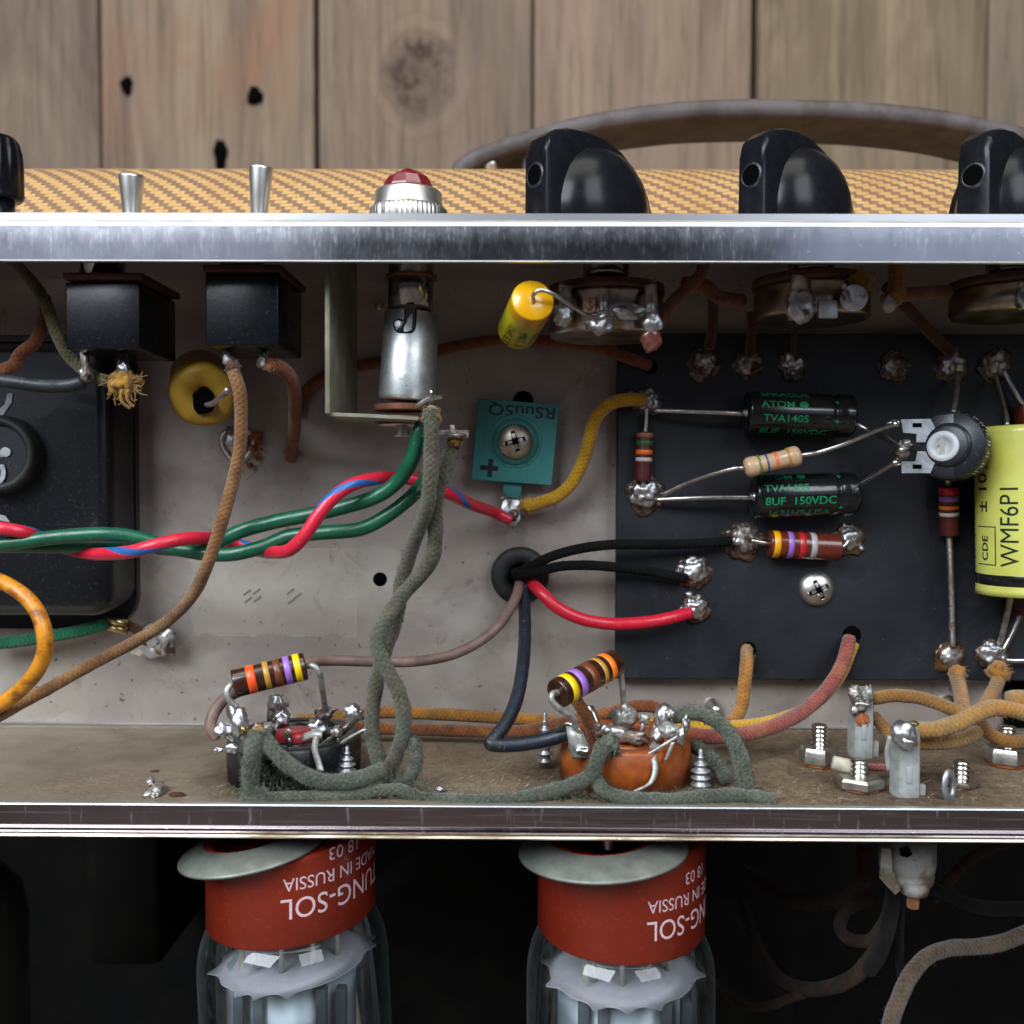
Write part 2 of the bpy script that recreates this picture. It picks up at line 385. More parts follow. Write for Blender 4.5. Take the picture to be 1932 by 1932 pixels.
def wood_mat(i, c1, c2, c3, knot=None, tone=1.0):
    t = NT('weathered_plank_wood'); o = t.sep(t.mapping())
    x, z = o[0], o[2]
    if knot:
        kx = t.math('SUBTRACT', x, knot[0]); kz = t.math('SUBTRACT', z, knot[1])
        kz2 = t.math('MULTIPLY', kz, .8)
        dist = t.math('SQRT', t.math('ADD', t.math('MULTIPLY', kx, kx), t.math('MULTIPLY', kz2, kz2)))
        nd = t.math('ADD', dist, t.math('MULTIPLY', t.math('SUBTRACT', t.noise(45, 3), .5), .012))
        near = t.math('MULTIPLY', t.math('SINE', t.math('MULTIPLY', nd, 620)), t.math('EXPONENT', t.math('MULTIPLY', dist, -45)))
    g1 = t.noise(1.0, 5, .6, vec=t.mapping((30, 30, 3.2), loc=(i*3.7, 0, i*1.9)), dist=1.2)
    g2 = t.noise(1.0, 5, .7, vec=t.mapping((210, 60, 9), loc=(i*5.1, 0, 0)), dist=.8)
    bl = t.noise(9, 4, .6, vec=t.mapping((1, 1, .55), loc=(i*2.3, 0, i)))
    bl = t.noise(9, 4, .6, stretch=(1, 1, .45), rot=(0, 0, 0)) if False else t.noise(1, 4, .6, vec=t.mapping((13, 13, 5), loc=(i*7, 3, i)), dist=1.5)
    col = t.mix(t.ramp(g1, [(.32, 0), (.68, 1)]), srgb(c1), srgb(c2))
    col = t.mix(t.ramp(bl, [(.4, 0), (.68, .85)]), col, srgb(c3))
    col = t.mix(t.ramp(g2, [(.48, 0), (.70, .6)]), col, srgb('#3f362e'))
    h = g2
    if knot:
        col = t.mix(t.math('MULTIPLY', t.ramp(near, [(.05, 0), (.4, 1)]), .32), col, srgb('#5a4b3f'))
        core = t.math('MULTIPLY', t.ramp(nd, [(.017, 1), (.026, 0)]), t.ramp(t.noise(60, 5, .7, dist=.6), [(.38, 1), (.55, .35)]))
        col = t.mix(core, col, srgb('#3a2f28'))
        ring = t.math('MULTIPLY', t.ramp(nd, [(.020, 0), (.026, 1)]), t.ramp(nd, [(.028, 1), (.034, 0)]))
        col = t.mix(t.math('MULTIPLY', ring, .06), col, srgb('#a08c7a'))
    return t.set(col=col, rough=.85, nrm=t.bump(h, .5, .0012), spec=.25)

def tweed_mat():
    t = NT('tweed_cloth'); uv = t.sep(t.tc.outputs['UV'])
    rh = .00150; pitch = .0057; step = .00155
    v = t.math('DIVIDE', uv[1], rh); row = t.math('FLOOR', v)
    half = t.math('MULTIPLY', t.math('FLOOR', t.math('DIVIDE', uv[0], .0011)), 0.0011)
    s = t.math('SUBTRACT', uv[0], t.math('MULTIPLY', row, step))
    wob = t.math('MULTIPLY', t.math('SUBTRACT', t.noise(600, 2, .5, coord='UV'), .5), .0007)
    f = t.math('FRACT', t.math('DIVIDE', t.math('ADD', s, wob), pitch))
    msk = t.ramp(f, [(.0, 1), (.40, 1), (.47, 0), (.97, 0)])
    n = t.noise(700, 4, .6, coord='UV')
    gold = t.mix(t.ramp(n, [(.35, 0), (.65, 1)]), srgb('#b98f55'), srgb('#caa36c'))
    brn = t.mix(t.ramp(n, [(.35, 0), (.65, 1)]), srgb('#765a44'), srgb('#8a6c54'))
    col = t.mix(msk, gold, brn)
    fy = t.math('FRACT', v); seam = t.ramp(fy, [(0, 0), (.12, 1), (.88, 1), (1, 0)])
    col = t.mix(t.math('MULTIPLY', t.math('SUBTRACT', 1, seam), .35), col, srgb('#5a3d1c'))
    col = t.mix(t.ramp(t.noise(30, 4, .6, coord='UV'), [(.5, 0), (.75, .35)]), col, srgb('#8e5a22'))
    h = t.math('ADD', seam, t.math('MULTIPLY', msk, -.5))
    return t.set(col=col, rough=.55, nrm=t.bump(h, .55, .0003), coat=.15)
m_tweed = tweed_mat()
m_leather = simple('brown_leather', '#585050', .62, 0, '#433a37', 120, .25, 900)
m_gap = simple('dark_gap', (.003, .003, .003, 1), .95, spec=0)
m_black = simple('black_bakelite', (.006, .007, .009, 1), .24, 0, (.009, .010, .012, 1), 300, .08, 500, rv=.12, dust=('#7f8488', .04), spec=.2)
m_blackmatte = simple('black_plastic', '#20252c', .38, 0, '#171b20', 220, .15, 1500, rv=.2, dust=('#8b9096', .22))
m_swblack = simple('switch_black', '#0f1216', .26, 0, '#0b0d10', 220, .1, 1500, rv=.15, dust=('#8b9096', .08), spec=.35)
m_xfmr = simple('black_enamel', '#16191d', .28, 0, '#0f1215', 60, .12, 300, rv=.15, coat=.25, dust=('#8b9096', .12))
m_rubber = simple('black_rubber', '#1a1a1a', .6, 0, '#262625', 260, .25, 900, dust=('#9b958c', .2))
m_board = simple('black_fibre_board', '#1c1f24', .5, 0, '#14171b', 38, .25, 1300, .00012, rv=.2, dust=('#9aa2a8', .25), spec=.4)
t = NT('fibre_board_surface')
n1 = t.noise(30, 5, .65); n3 = t.noise(1300, 3, .6)
c_ = t.mix(t.ramp(n1, [(.35, 0), (.68, 1)]), srgb('#15181d'), srgb('#23272d'))
c_ = t.mix(t.ramp(t.noise(110, 6, .75, dist=1.2), [(.55, 0), (.72, .3)]), c_, srgb('#3c4046'))
c_ = t.mix(t.ramp(t.noise(1.0, 3, .6, vec=t.mapping((160, 200, 2800), (0, math.radians(33), 0))), [(.72, 0), (.78, .5)]), c_, srgb('#5b6067'))
c_ = t.mix(t.ramp(t.noise(1.0, 3, .6, vec=t.mapping((2800, 200, 140), (0, math.radians(-25), 0))), [(.72, 0), (.78, .45)]), c_, srgb('#5b6067'))
m_board = t.set(col=c_, rough=t.math('MULTIPLY_ADD', n1, .5, .22), spec=.45, nrm=t.bump(n3, .2, .00012))
m_blk_edge = simple('board_edge', '#0c0d0f', .8)
m_nickel = simple('brushed_nickel', (.80, .78, .74, 1), .38, 1.0, (.62, .6, .56, 1), 200, .15, 1500, stretch=(1, 1, .1))
m_nickel2 = simple('aged_nickel', (.70, .64, .55, 1), .42, 1.0, (.42, .37, .3, 1), 180, .25, 900)
m_alum = simple('aluminium_barrel', (.74, .78, .78, 1), .42, .9, (.5, .53, .53, 1), 260, .15, 700, dust=('#4b4a46', .5))
m_darkchrome = simple('dark_chrome', (.45, .42, .42, 1), .12, 1.0, (.3, .28, .28, 1), 150, .1)
m_bracket = simple('cadmium_bracket', '#8b8b78', .5, .35, '#74725f', 160, .15, 900, dust=('#4d4a3c', .3))
m_brket_edge = m_bracket
m_fibre = simple('brown_fibre_washer', '#7a4a35', .8, 0, '#5d3424', 350, .4, 1200)
m_phenolic = simple('brown_phenolic', '#5b3420', .5, 0, '#3e2213', 200, .2)
m_solder = simple('solder', (.86, .87, .90, 1), .28, 1.0, (.55, .54, .54, 1), 420, .55, 900, .0003, rv=.2)
m_solder_dull = simple('dull_solder', (.70, .68, .66, 1), .42, 1.0, (.32, .28, .25, 1), 420, .6, 1100, .0003)
def solder_mat(name, a, b, rough, dirt):
    t = NT(name); n = t.noise(420, 5, .65); f = t.ramp(t.noise(200, 3, .55, dist=.5), [(1-dirt-.08, 0), (1-dirt+.03, 1)])
    col = t.mix(t.ramp(n, [(.35, 0), (.65, 1)]), a, b)
    col = t.mix(f, col, t.mix(t.ramp(n, [(.4, 0), (.6, 1)]), (.03, .018, .012, 1), (.13, .075, .045, 1)))
    return t.set(col=col, metal=t.math('MULTIPLY_ADD', f, -1.0, 1.0), rough=t.math('MULTIPLY_ADD', n, .25, rough-.12), nrm=t.bump(t.math('ADD', t.noise(480, 2, .5, dist=.6), t.math('MULTIPLY', f, .3)), .3, .0004))
m_solder = solder_mat('solder', (.74, .75, .77, 1), (.46, .46, .46, 1), .38, .34)
m_solder_dull = solder_mat('dull_solder', (.70, .68, .66, 1), (.40, .36, .33, 1), .46, .42)
m_flux = simple('burnt_flux', (.035, .022, .014, 1), .2, 0, (.12, .06, .03, 1), 420, .8, 700, .0005, coat=.6)
m_amberflux = simple('amber_flux', (.14, .06, .02, 1), .2, 0, (.04, .02, .01, 1), 420, .6, 700, coat=.6)
m_lead = simple('tinned_lead', (.72, .72, .70, 1), .3, 1.0, (.5, .49, .46, 1), 500, .2, 1500)
m_leadwhite = simple('oxidised_lead', '#b9bab4', .45, .55, '#8b8b85', 500, .3, 1500)
m_lug = simple('tinned_lug', (.68, .67, .63, 1), .32, 1.0, (.38, .34, .28, 1), 300, .4, 900)
m_zinc = simple('zinc_screw', '#a9adb1', .38, .75, '#8c9093', 300, .2, 900)
m_steelbolt = simple('dull_steel', (.52, .50, .45, 1), .34, .95, (.33, .31, .26, 1), 260, .3, 900, dust=('#837866', .35))
m_stud = simple('bright_stud', (.72, .70, .66, 1), .2, 1.0, (.5, .47, .42, 1), 300, .1)
m_ceramic = simple('dirty_white_terminal', '#a3a8a6', .5, .15, '#83867f', 200, .3, 700, dust=('#5b4b34', .35))
m_rustspot = simple('rust', '#8a4220', .8, 0, '#ad6a3c', 1300, .5)
m_white_sleeve = simple('white_sleeve', '#bdb9a6', .6, 0, '#9d967f', 300, .2)
m_brass = simple('brass_crimp', (.62, .50, .24, 1), .3, 1.0, (.4, .3, .12, 1), 300)
m_teal = simple('teal_enamel', '#3c8784', .42, 0, '#347672', 70, .15, 1500, rv=.15, dust=('#83b3ab', .2))
m_tealedge = simple('teal_edge', '#2b5a55', .6, 0, '#49655c', 700)
m_ink = simple('black_ink', '#10182c', .5, 0)
m_inkblk = simple('black_print', '#15150e', .5, 0, '#2a2a18', 900)
m_green_print = simple('green_print', '#0f9a62', .45, 0, '#0d7a50', 1500)
m_white_print = simple('white_print', '#e0c6cc', .5, 0, '#caa9ae', 2200)
m_white_mark = simple('white_mark', '#b4b8ba', .5, 0, '#8f9396', 500)
m_electro = simple('black_sleeve', (.006, .008, .008, 1), .2, 0, (.010, .012, .012, 1), 300, .08, 600, coat=.25)
m_yellowcap = simple('yellow_film', '#e7b012', .22, 0, '#d79c0c', 120, .1, coat=.3)
m_yellowcap2 = simple('yellow_green_film', '#c9bf1c', .3, 0, '#b4aa18', 200, .1, coat=.3)
m_waxcap = simple('waxy_yellow_card', '#b08a26', .5, 0, '#7c5d1c', 110, .3, 600, lo=.48, hi=.72, dust=('#5c4318', .4))
m_wmf = simple('pale_yellow_film', '#ccd069', .33, 0, '#c3bf55', 60, .08, coat=.2)
m_carbon = simple('dark_brown_resistor', '#3a2117', .22, 0, '#2c1810', 300, .1, coat=.4)
m_carbon_red = simple('red_brown_resistor', '#6b2c1b', .25, 0, '#5a2216', 300, .1, coat=.4)
m_oldred = simple('old_red_resistor', '#5a2320', .45, 0, '#46191a', 300, .15)
m_tanres = simple('tan_resistor', '#d3af8c', .3, 0, '#cba783', 300, .05, coat=.3)
BC = {n: simple(n+'_band', h, .35, 0, None, coat=.2) for n, h in dict(yellow='#f0c90c', violet='#9a6cc4', brown='#6d3a22', gold='#b98a35', orange='#f0561c', brightorange='#ff7a1e', red='#c4202e', silver='#a9a6a6', green='#1f7a4a', white='#d6cfc6', tan='#a27355', blue='#4a5a86', palegreen='#5a8a3e', paleorange='#f5774a', amber='#f2ac0c').items()}
m_bakelite = simple('orange_bakelite', '#a3531c', .4, 0, '#7a3812', 160, .3, 500, dust=('#6b5a41', .5))
m_blackbake = simple('dusty_black_bakelite', '#16161a', .35, 0, '#0e0e10', 160, .3, 500, dust=('#6f6a58', .5))
m_redpost = simple('red_key', '#b0323a', .3, 0, '#8f2228', 260)
m_tubered = simple('red_tube_base', '#842815', .3, 0, '#782311', 40, .06, 300, rv=.1, coat=.25, dust=('#d9846a', .12))
m_redin = simple('red_tube_base_top', '#8a2a18', .4, 0, '#6d1f12', 60)
m_clamp = simple('grey_retainer', '#868b82', .5, .45, '#6b7068', 140, .2, 700, dust=('#4b4a3a', .35))
m_mica = simple('mica', '#bdbac6', .28, 0, '#cccad4', 90, 0, rv=.1)
m_anode = simple('grey_anode', '#a9b5be', .42, .2, '#8f9ca6', 60, .1)
m_anode2 = simple('dark_anode', '#5d676f', .5, .2, '#4b545b', 60)
m_rod = simple('nickel_rod', '#c9c6bc', .4, .4, '#a9a598', 200)
m_dust = simple('dust_lint', '#9a8e76', .95, 0, '#6e6450', 800)
m_fuzzg = simple('grey_green_lint', '#676d5c', .95, 0, '#454c41', 800)
m_jewel = None
def jewel():
    t = NT('red_glass'); return t.set(col=(.17, .006, .013, 1), rough=.28, trans=.1, ior=1.5, coat=.15)
m_jewel = jewel()
def glass():
    t = NT('tube_glass'); t.n.remove(t.p); out = t.n['Material Output']
    g = t.n.new('ShaderNodeBsdfGlossy'); g.inputs['Roughness'].default_value = .01; g.inputs['Color'].default_value = (1, 1, 1, 1)
    tr = t.n.new('ShaderNodeBsdfTransparent'); tr.inputs[0].default_value = (.93, .955, .945, 1)
    df = t.n.new('ShaderNodeBsdfDiffuse'); df.inputs[0].default_value = (.16, .18, .17, 1)
    lw = t.n.new('ShaderNodeFresnel'); lw.inputs[0].default_value = 1.5
    mx = t.n.new('ShaderNodeMixShader'); t.l.new(lw.outputs[0], mx.inputs[0]); t.l.new(tr.outputs[0], mx.inputs[1]); t.l.new(g.outputs[0], mx.inputs[2])
    m2 = t.n.new('ShaderNodeMixShader'); t.val(t.ramp(t.noise(300, 4, .7), [(.45, .04), (.75, .13)]), m2.inputs[0]); t.l.new(mx.outputs[0], m2.inputs[1]); t.l.new(df.outputs[0], m2.inputs[2])
    lf = t.n.new('ShaderNodeLayerWeight'); lf.inputs[0].default_value = .35
    d2 = t.n.new('ShaderNodeBsdfDiffuse'); d2.inputs[0].default_value = (.15, .175, .165, 1)
    m3 = t.n.new('ShaderNodeMixShader'); t.val(t.ramp(lf.outputs['Facing'], [(.45, 0), (.98, .34)]), m3.inputs[0]); t.l.new(m2.outputs[0], m3.inputs[1]); t.l.new(d2.outputs[0], m3.inputs[2])
    t.l.new(m3.outputs[0], out.inputs[0]); return t.m
m_glass = glass()
# wires
w_brown = cloth('brown_cloth', '#8a5f33', '#684526', '#967044')
w_rust = cloth('rust_cloth', '#8a4e26', '#63361a', '#9a6430')
w_dkbrown = cloth('dark_brown_cloth', '#5c3a24', '#41271a')
w_olive = cloth('olive_cloth', '#6d6442', '#504a30')
w_grey = cloth('grey_olive_cloth', '#595341', '#3c382c', '#485040', pitch=.0013, turns=6, dusty=.35)
w_greygreen = cloth('dusty_green_cloth', '#414c44', '#2c3530', '#585e4f', pitch=.0013, turns=6, dusty=.7, dustc='#6f705e')
w_yellow = cloth('yellow_cloth', '#d3a11c', '#b88614', '#c99a2a')
w_orange = cloth('orange_cloth', '#b4761f', '#8c5a1a', '#7a5a2e', dusty=.15)
w_tan = cloth('tan_cloth', '#a98445', '#8f6a2f', '#b0741e', dusty=.3)
w_pink = cloth('faded_red_cloth', '#9c4a38', '#7d3a34', '#a5603a')
w_dusty = cloth('dusty_brown_cloth', '#5e4735', '#3f2f23', '#6b5747', dusty=.3)
w_shade = cloth('dusty_shaded_brown_cloth', '#3a291d', '#241912', '#453325', bump=.6, sheen=.05)  # brown darkened in the colour itself to paint the shade below the shelf
w_blackc = cloth('black_cloth', '#131313', '#0a0a0a', pitch=.0012, turns=3, bump=1, sheen=0)
w_blk = cloth('dusty_black_cloth', '#1a1917', '#100f0e', sheen=.05, bump=.6)
w_fray = cloth('frayed_yellow_cloth', '#b5852f', '#8a6420', '#6b4a18')
w_green = plastic_wire('green_insulation', '#0f5c40', c2='#15503a')
w_greencl = cloth('green_cloth', '#14784f', '#0f5f40')
w_redblue = plastic_wire('red_insulation_blue_stripe', '#d3243d', '#2b62a8', .030)
w_red = plastic_wire('red_insulation', '#c81c32')
w_mauve = plastic_wire('brown_grey_insulation', '#7a6258', c2='#665048', rough=.5)
w_navy = plastic_wire('navy_insulation', '#121c2b', c2='#12171d', rough=.45)
w_orangepl = plastic_wire('stained_orange_insulation', '#d98c1c', c2='#8a5016', rough=.35)
w_blackpl = plastic_wire('black_insulation', '#1a1e20', c2='#2a3134', rough=.5)

def px(pts): return [P(*p) for p in pts]
def fuzz(path, r, n, ln, mat, parent, wd=.00008, seed=0):
    rnd = random.Random(seed); bm = B()
    for _ in range(n):
        i = rnd.randrange(len(path)-1); p = path[i].lerp(path[i+1], rnd.random())
        d = V((rnd.gauss(0, 1), rnd.gauss(0, 1), rnd.gauss(0, 1)))
        T = (path[i+1]-path[i]).normalized(); d = (d-T*d.dot(T)).normalized()
        a = p+d*r*.93; L = ln*rnd.uniform(.3, 1); q = d+V((rnd.gauss(0, .6), rnd.gauss(0, .6), rnd.gauss(0, .6)))
        b = a+q.normalized()*L*.5; c = b+(q+V((rnd.gauss(0, .9), rnd.gauss(0, .9), rnd.gauss(0, .9)))).normalized()*L*.5
        s = d.cross(T)*wd*.5+T*wd*.3
        v = [bm.verts.new(a-s), bm.verts.new(a+s), bm.verts.new(b+s*.7), bm.verts.new(b-s*.7), bm.verts.new(c)]
        bm.faces.new(v[:4]); bm.faces.new((v[3], v[2], v[4]))
    return finish(bm, 'lint', mat, parent, kind='stuff')
def wire(name, label, mat, pts, rpx, cat='wire', group=None, seg=14, n=10, rough=0.0, fz=None, fzmat=None, parent=None, fl=None):
    pp = px(pts); path = spline(pp, n); Ym = sum(p[2] for p in pts)/len(pts); r = rpx*k(Ym)
    bm = B(); tube(bm, path, r, seg, rough, seed=len(label))
    o = finish(bm, name, mat, parent, sharp=60, loc=None if parent else tuple(path[0]))
    if parent is None: tag(o, label, cat, group)
    if fz: fuzz(path, r, fz, .0012, fzmat or m_dust, o, seed=len(label))
    return o
# ================================================================== SETTING
wall = bpy.data.objects.new('plank_wall', None); COL.objects.link(wall); wall.location = (0, .44, 0); wall['kind'] = 'structure'
YW = 440
planks = [(-330, 186, '#76675a', '#57493e', '#806f60', None), (189, 591, '#93836f', '#695a4e', '#82634e', None), (602, 1003, '#7d6d5e', '#625449', '#85705e', (790, 145)), (1007, 1418, '#8f7b68', '#6d5b4e', '#867264', None), (1430, 1860, '#8c7b65', '#6e5f4d', '#62533f', None), (1864, 2300, '#7b6d5f', '#5f5449', '#81735f', None)]
for i, (x0, x1, c1, c2, c3, kn) in enumerate(planks):
    a = P(x0, 150, YW); b = P(x1, 150, YW); a.z = -.5; b.z = .45; off = (0, .0015, -.0012, .001, -.001, 0)[i]
    bm = B(); bx(bm, (a.x, .44+off, a.z), (b.x, .462, b.z), .0015)
    kk = None
    if kn: q = P(*kn, YW); kk = (q.x, q.z)
    finish(bm, 'plank', wood_mat(i, c1, c2, c3, kk), wall)
bm = B(); a = P(-600, 2600, 465); b = P(2600, -700, 465); bx(bm, (a.x, .465, a.z), (b.x, .47, b.z)); finish(bm, 'wall_backing', m_gap, wall)
for (x, y, rx, rz) in ((238, 160, 9, 14), (480, 180, 12, 14), (415, 293, 10, 26), (1740, 25, 9, 10)):
    bm = B(); q = P(x, y, YW); lathe(bm, (q.x, .4385+ .0012, q.z), (0, -1, 0), [(0, .0003), (rx*k(YW), .0003), (rx*k(YW)*1.25, -.001)], 28, flute=lambda th, t_: 1+.12*math.sin(3*th+x)+.08*math.sin(7*th))
    for v in bm.verts: v.co.z = q.z+(v.co.z-q.z)*rz/rx
    finish(bm, 'nail_hole', m_gap, wall)
# workbench in front of and under the amplifier (mirrored in the lower chrome rim)
bm = B(); bx(bm, (-1.6, -2.2, -.412), (1.6, .6, -.372)); o = finish(bm, 'workbench', simple('bench_wood', '#5c4c42', .6, 0, '#43372f', 14, .2, stretch=(1, .1, 1)), kind='structure')
# ================================================================== CABINET
cab = thing('amplifier_cabinet', 'tweed covered amplifier cabinet with black interior, open below the metal chassis', 'amplifier cabinet', (0, .11, -.25))
bm = B(); uvl = bm.loops.layers.uv.verify()
prof = [(60, 446), (60, 418), (63, 400), (66.5, 380), (70, 360), (74, 342), (78.5, 328), (83, 321), (90, 319)]
prw = []
for (Y, y) in prof: q = P(966, y, Y); prw.append((q.y, q.z))
prw2 = prw+[(.165, prw[-1][1]), (.165, prw[0][1]-.01), (prw[0][0], prw[0][1]-.01)]
X0, X1 = -.36, .36; acc = 0; nseg = 1
ringL = [bm.verts.new((X0, y, z)) for y, z in prw2]; ringR = [bm.verts.new((X1, y, z)) for y, z in prw2]
for i in range(len(prw2)):
    j = (i+1) % len(prw2); d = math.hypot(prw2[j][0]-prw2[i][0], prw2[j][1]-prw2[i][1])
    f = bm.faces.new((ringL[i], ringR[i], ringR[j], ringL[j]))
    for l, uvv in zip(f.loops, ((X0, -acc), (X1, -acc), (X1, -acc-d), (X0, -acc-d))): l[uvl].uv = uvv
    acc += d
bm.faces.new(ringL[::-1]); bm.faces.new(ringR)
bmesh.ops.recalc_face_normals(bm, faces=bm.faces[:])
finish(bm, 'tweed_panel', m_tweed, cab)
zc0 = ZFLOOR-.02
bm = B(); bx(bm, (-.34, .19, -.36), (.34, .2, ZTOP-.005)); finish(bm, 'front_baffle', m_black_cav, cab)
bm = B(); bx(bm, (-.35, .0, -.36), (-.34, .2, ZTOP-.005)); finish(bm, 'side_wall', m_black_cab, cab)
bm = B(); bx(bm, (.34, .0, -.36), (.35, .2, ZTOP-.005)); finish(bm, 'side_wall', m_black_cab, cab)
bm = B(); bx(bm, (-.35, .0, -.37), (.35, .2, -.36)); finish(bm, 'bottom_wall', m_black_cab, cab)
bm = B(); boxpx(bm, 158, 1500, 300, 1830, 120, 188, .004); finish(bm, 'inner_batten', m_black_cab, cab)
bm = B(); lathe(bm, (.01, .19, -.23), (0, -1, 0), [(.1, 0), (.1, .008), (.094, .011), (.088, .008), (.06, -.002+.01), (.03, .002), (0, .004)], 48); finish(bm, 'speaker', m_black_cab, cab)
# handle
h = thing('carrying_handle', 'dark brown leather carrying handle arching over the tweed', 'handle', tuple(P(900, 318, 118)))
top = [(884, 395), (874, 340), (868, 305), (885, 287), (925, 268), (985, 248), (1050, 229), (1150, 207), (1280, 190), (1400, 185), (1500, 186), (1650, 192), (1780, 206), (1860, 222), (1960, 246), (2060, 280), (2100, 330), (2105, 395)]
YH0, YH1 = 112, 136
cp = spline([P(x, y+16, YH0) for x, y in top], 8)
bm = B(); th = .0030; n = len(cp); R = []
for i, p in enumerate(cp):
    T = (cp[min(i+1, n-1)]-cp[max(i-1, 0)]).normalized(); N = V((0, -1, 0)).cross(T).normalized()
    ring = []
    for (dy, dn) in ((0, -.6), (0, .4), (.0012, .9), (.004, 1.15), (.012, 1.3), (.020, 1.15), (.0228, .9), (.024, .4), (.024, -.6), (.0228, -.9), (.012, -1), (.0012, -.9)):
        ring.append(bm.verts.new(p+V((0, dy, 0))+N*dn*th))
    R.append(ring)
for A, C in zip(R, R[1:]):
    for s in range(12): bm.faces.new((A[s], A[(s+1) % 12], C[(s+1) % 12], C[s]))
bm.faces.new(R[0]); bm.faces.new(R[-1]); bmesh.ops.recalc_face_normals(bm, faces=bm.faces[:])
finish(bm, 'strap', m_leather, h, sharp=60)
bm = B(); prism(bm, px([(905, 300, 116), (935, 286, 116), (985, 274, 116), (1004, 284, 116), (1012, 330, 116), (985, 330, 116), (985, 296, 116), (960, 292, 116), (925, 302, 116), (905, 316, 116)]), (0, .02, 0), .0006); finish(bm, 'inner_loop', m_leather, h, label='dark underside of the end loop')
bm = B(); blob(bm, P(925, 312, 116), (16*k(116),)*3, .05); finish(bm, 'end_stud', m_nickel, h)
# ================================================================== CHASSIS
ch = thing('metal_chassis', 'open metal chassis tray with scratched chrome rims and dusty lower shelf', 'chassis', (0, .028, ZFLOOR))
XL, XR = -.17, .17
yb = YB*.001
bm = B(); bx(bm, (XL, yb, ZFLOOR-.001), (XR, yb+.0012, ZTOP+.001)); finish(bm, 'back_plate', m_plate, ch, loc=None)
def extrude_prof(bm, prof, x0, x1):
    L = [bm.verts.new((x0, y, z)) for y, z in prof]; Rr = [bm.verts.new((x1, y, z)) for y, z in prof]
    for i in range(len(prof)):
        j = (i+1) % len(prof); bm.faces.new((L[i], Rr[i], Rr[j], L[j]))
    bm.faces.new(L); bm.faces.new(Rr[::-1]); bmesh.ops.recalc_face_normals(bm, faces=bm.faces[:])
# shelf with a small fillet at the back corner
pf = [(.0012, ZFLOOR), (yb-.0016, ZFLOOR), (yb-.0008, ZFLOOR+.0003), (yb-.0002, ZFLOOR+.001), (yb-.0001, ZFLOOR+.0012), (yb-.0001, ZFLOOR-.0012), (.0012, ZFLOOR-.0012)]
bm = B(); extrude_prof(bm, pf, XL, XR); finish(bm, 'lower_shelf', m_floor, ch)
bm = B(); bx(bm, (XL, .0014, ZTOP), (XR, yb+.0011, ZTOP+.0012)); finish(bm, 'control_panel', m_chassis_out, ch)
# upper rim: bend strip + face
zt = ZTOP+.0002
def zz(y): return P(966, y, 0).z
arc = []
for i in range(7):
    a = math.pi/2*i/6; arc.append((.0016-.0016*math.sin(a), zz(411.5)-.0015+ .0015*math.cos(a)-0.0))
bend = [(.0030, zz(411.5))]+arc+[(0, zz(427)), (.0012, zz(427)), (.003, zz(427))]
bm = B(); extrude_prof(bm, bend, XL, XR); finish(bm, 'rim_bend', m_bend, ch)
pf = [(.00006, zz(427.3)), (.00006, zz(491)), (.0003, zz(494)), (.0009, zz(494.6)), (.0012, zz(493)), (.0012, zz(427.3))]
bm = B(); extrude_prof(bm, pf, XL, XR); finish(bm, 'upper_rim', m_chrome_up, ch)
bm = B(); extrude_prof(bm, [(-.0001, zz(492.6)), (-.0002, zz(494)), (.0001, zz(495.4)), (.0008, zz(495.2)), (.0008, zz(492.6))], XL, XR); finish(bm, 'rim_edge', m_bend, ch)
# lower rim
pf = [(.0011, zz(1520.2)), (.0004, zz(1519.6)), (.0000, zz(1521)), (-.0001, zz(1523)), (0, zz(1524)), (.0011, zz(1524))]
bm = B(); extrude_prof(bm, pf, XL, XR); finish(bm, 'rim_bend', m_bend, ch)
pf = [(.0001, zz(1524)), (-.0001, zz(1560)), (.0002, zz(1564)), (.0006, zz(1566)), (.0009, zz(1570)), (.0004, zz(1573)), (.0006, zz(1577)), (.0016, zz(1577)), (.0016, zz(1524))]
bm = B(); extrude_prof(bm, pf, XL, XR); finish(bm, 'lower_rim', m_chrome_lo, ch)
pf = [(.0007, zz(1577)), (.0001, zz(1578.5)), (-.0002, zz(1582)), (0, zz(1585)), (.0005, zz(1587)), (.0016, zz(1587)), (.0016, zz(1577))]
bm = B(); extrude_prof(bm, pf, XL, XR); finish(bm, 'rim_edge', m_chrome_bead, ch)
bm = B(); boxpx(bm, 1897, 1283, 2100, 1372, 54.9, 55.9); finish(bm, 'opening', m_gap, ch, label='black cut-out at the right end')
for (x, y, r) in ((717, 1093, 13), (757, 1171, 4), (987, 757, 19), (563, 1075+220, 0)):
    if r: bm = B(); q = P(x, y, YB); lathe(bm, (q.x, yb+.0001, q.z), (0, -1, 0), [(0, .00015), (r*k(YB), .00015), (r*k(YB)*1.1, 0)], 24); finish(bm, 'drilled_hole', m_gap, ch)
bm = B(); cyl(bm, (XL, yb-.0004, ZFLOOR+.0010), (XR, yb-.0004, ZFLOOR+.0010), .00038, 10); finish(bm, 'corner_highlight', m_bend, ch)  # bright strip added to stand for the highlight along the back corner
bm = B()
for (x, y) in ((466, 1118), (484, 1116), (468, 1132), (486, 1130), (548, 1116), (562, 1124), (550, 1134)):
    prism(bm, [P(x+u, y+v, YB-.05) for u, v in ((-8, 4), (-6, 7), (8, -3), (6, -7))], (0, -.00003, 0))
finish(bm, 'stamp_marks', simple('faded_stamp', '#7d7370', .6), ch)
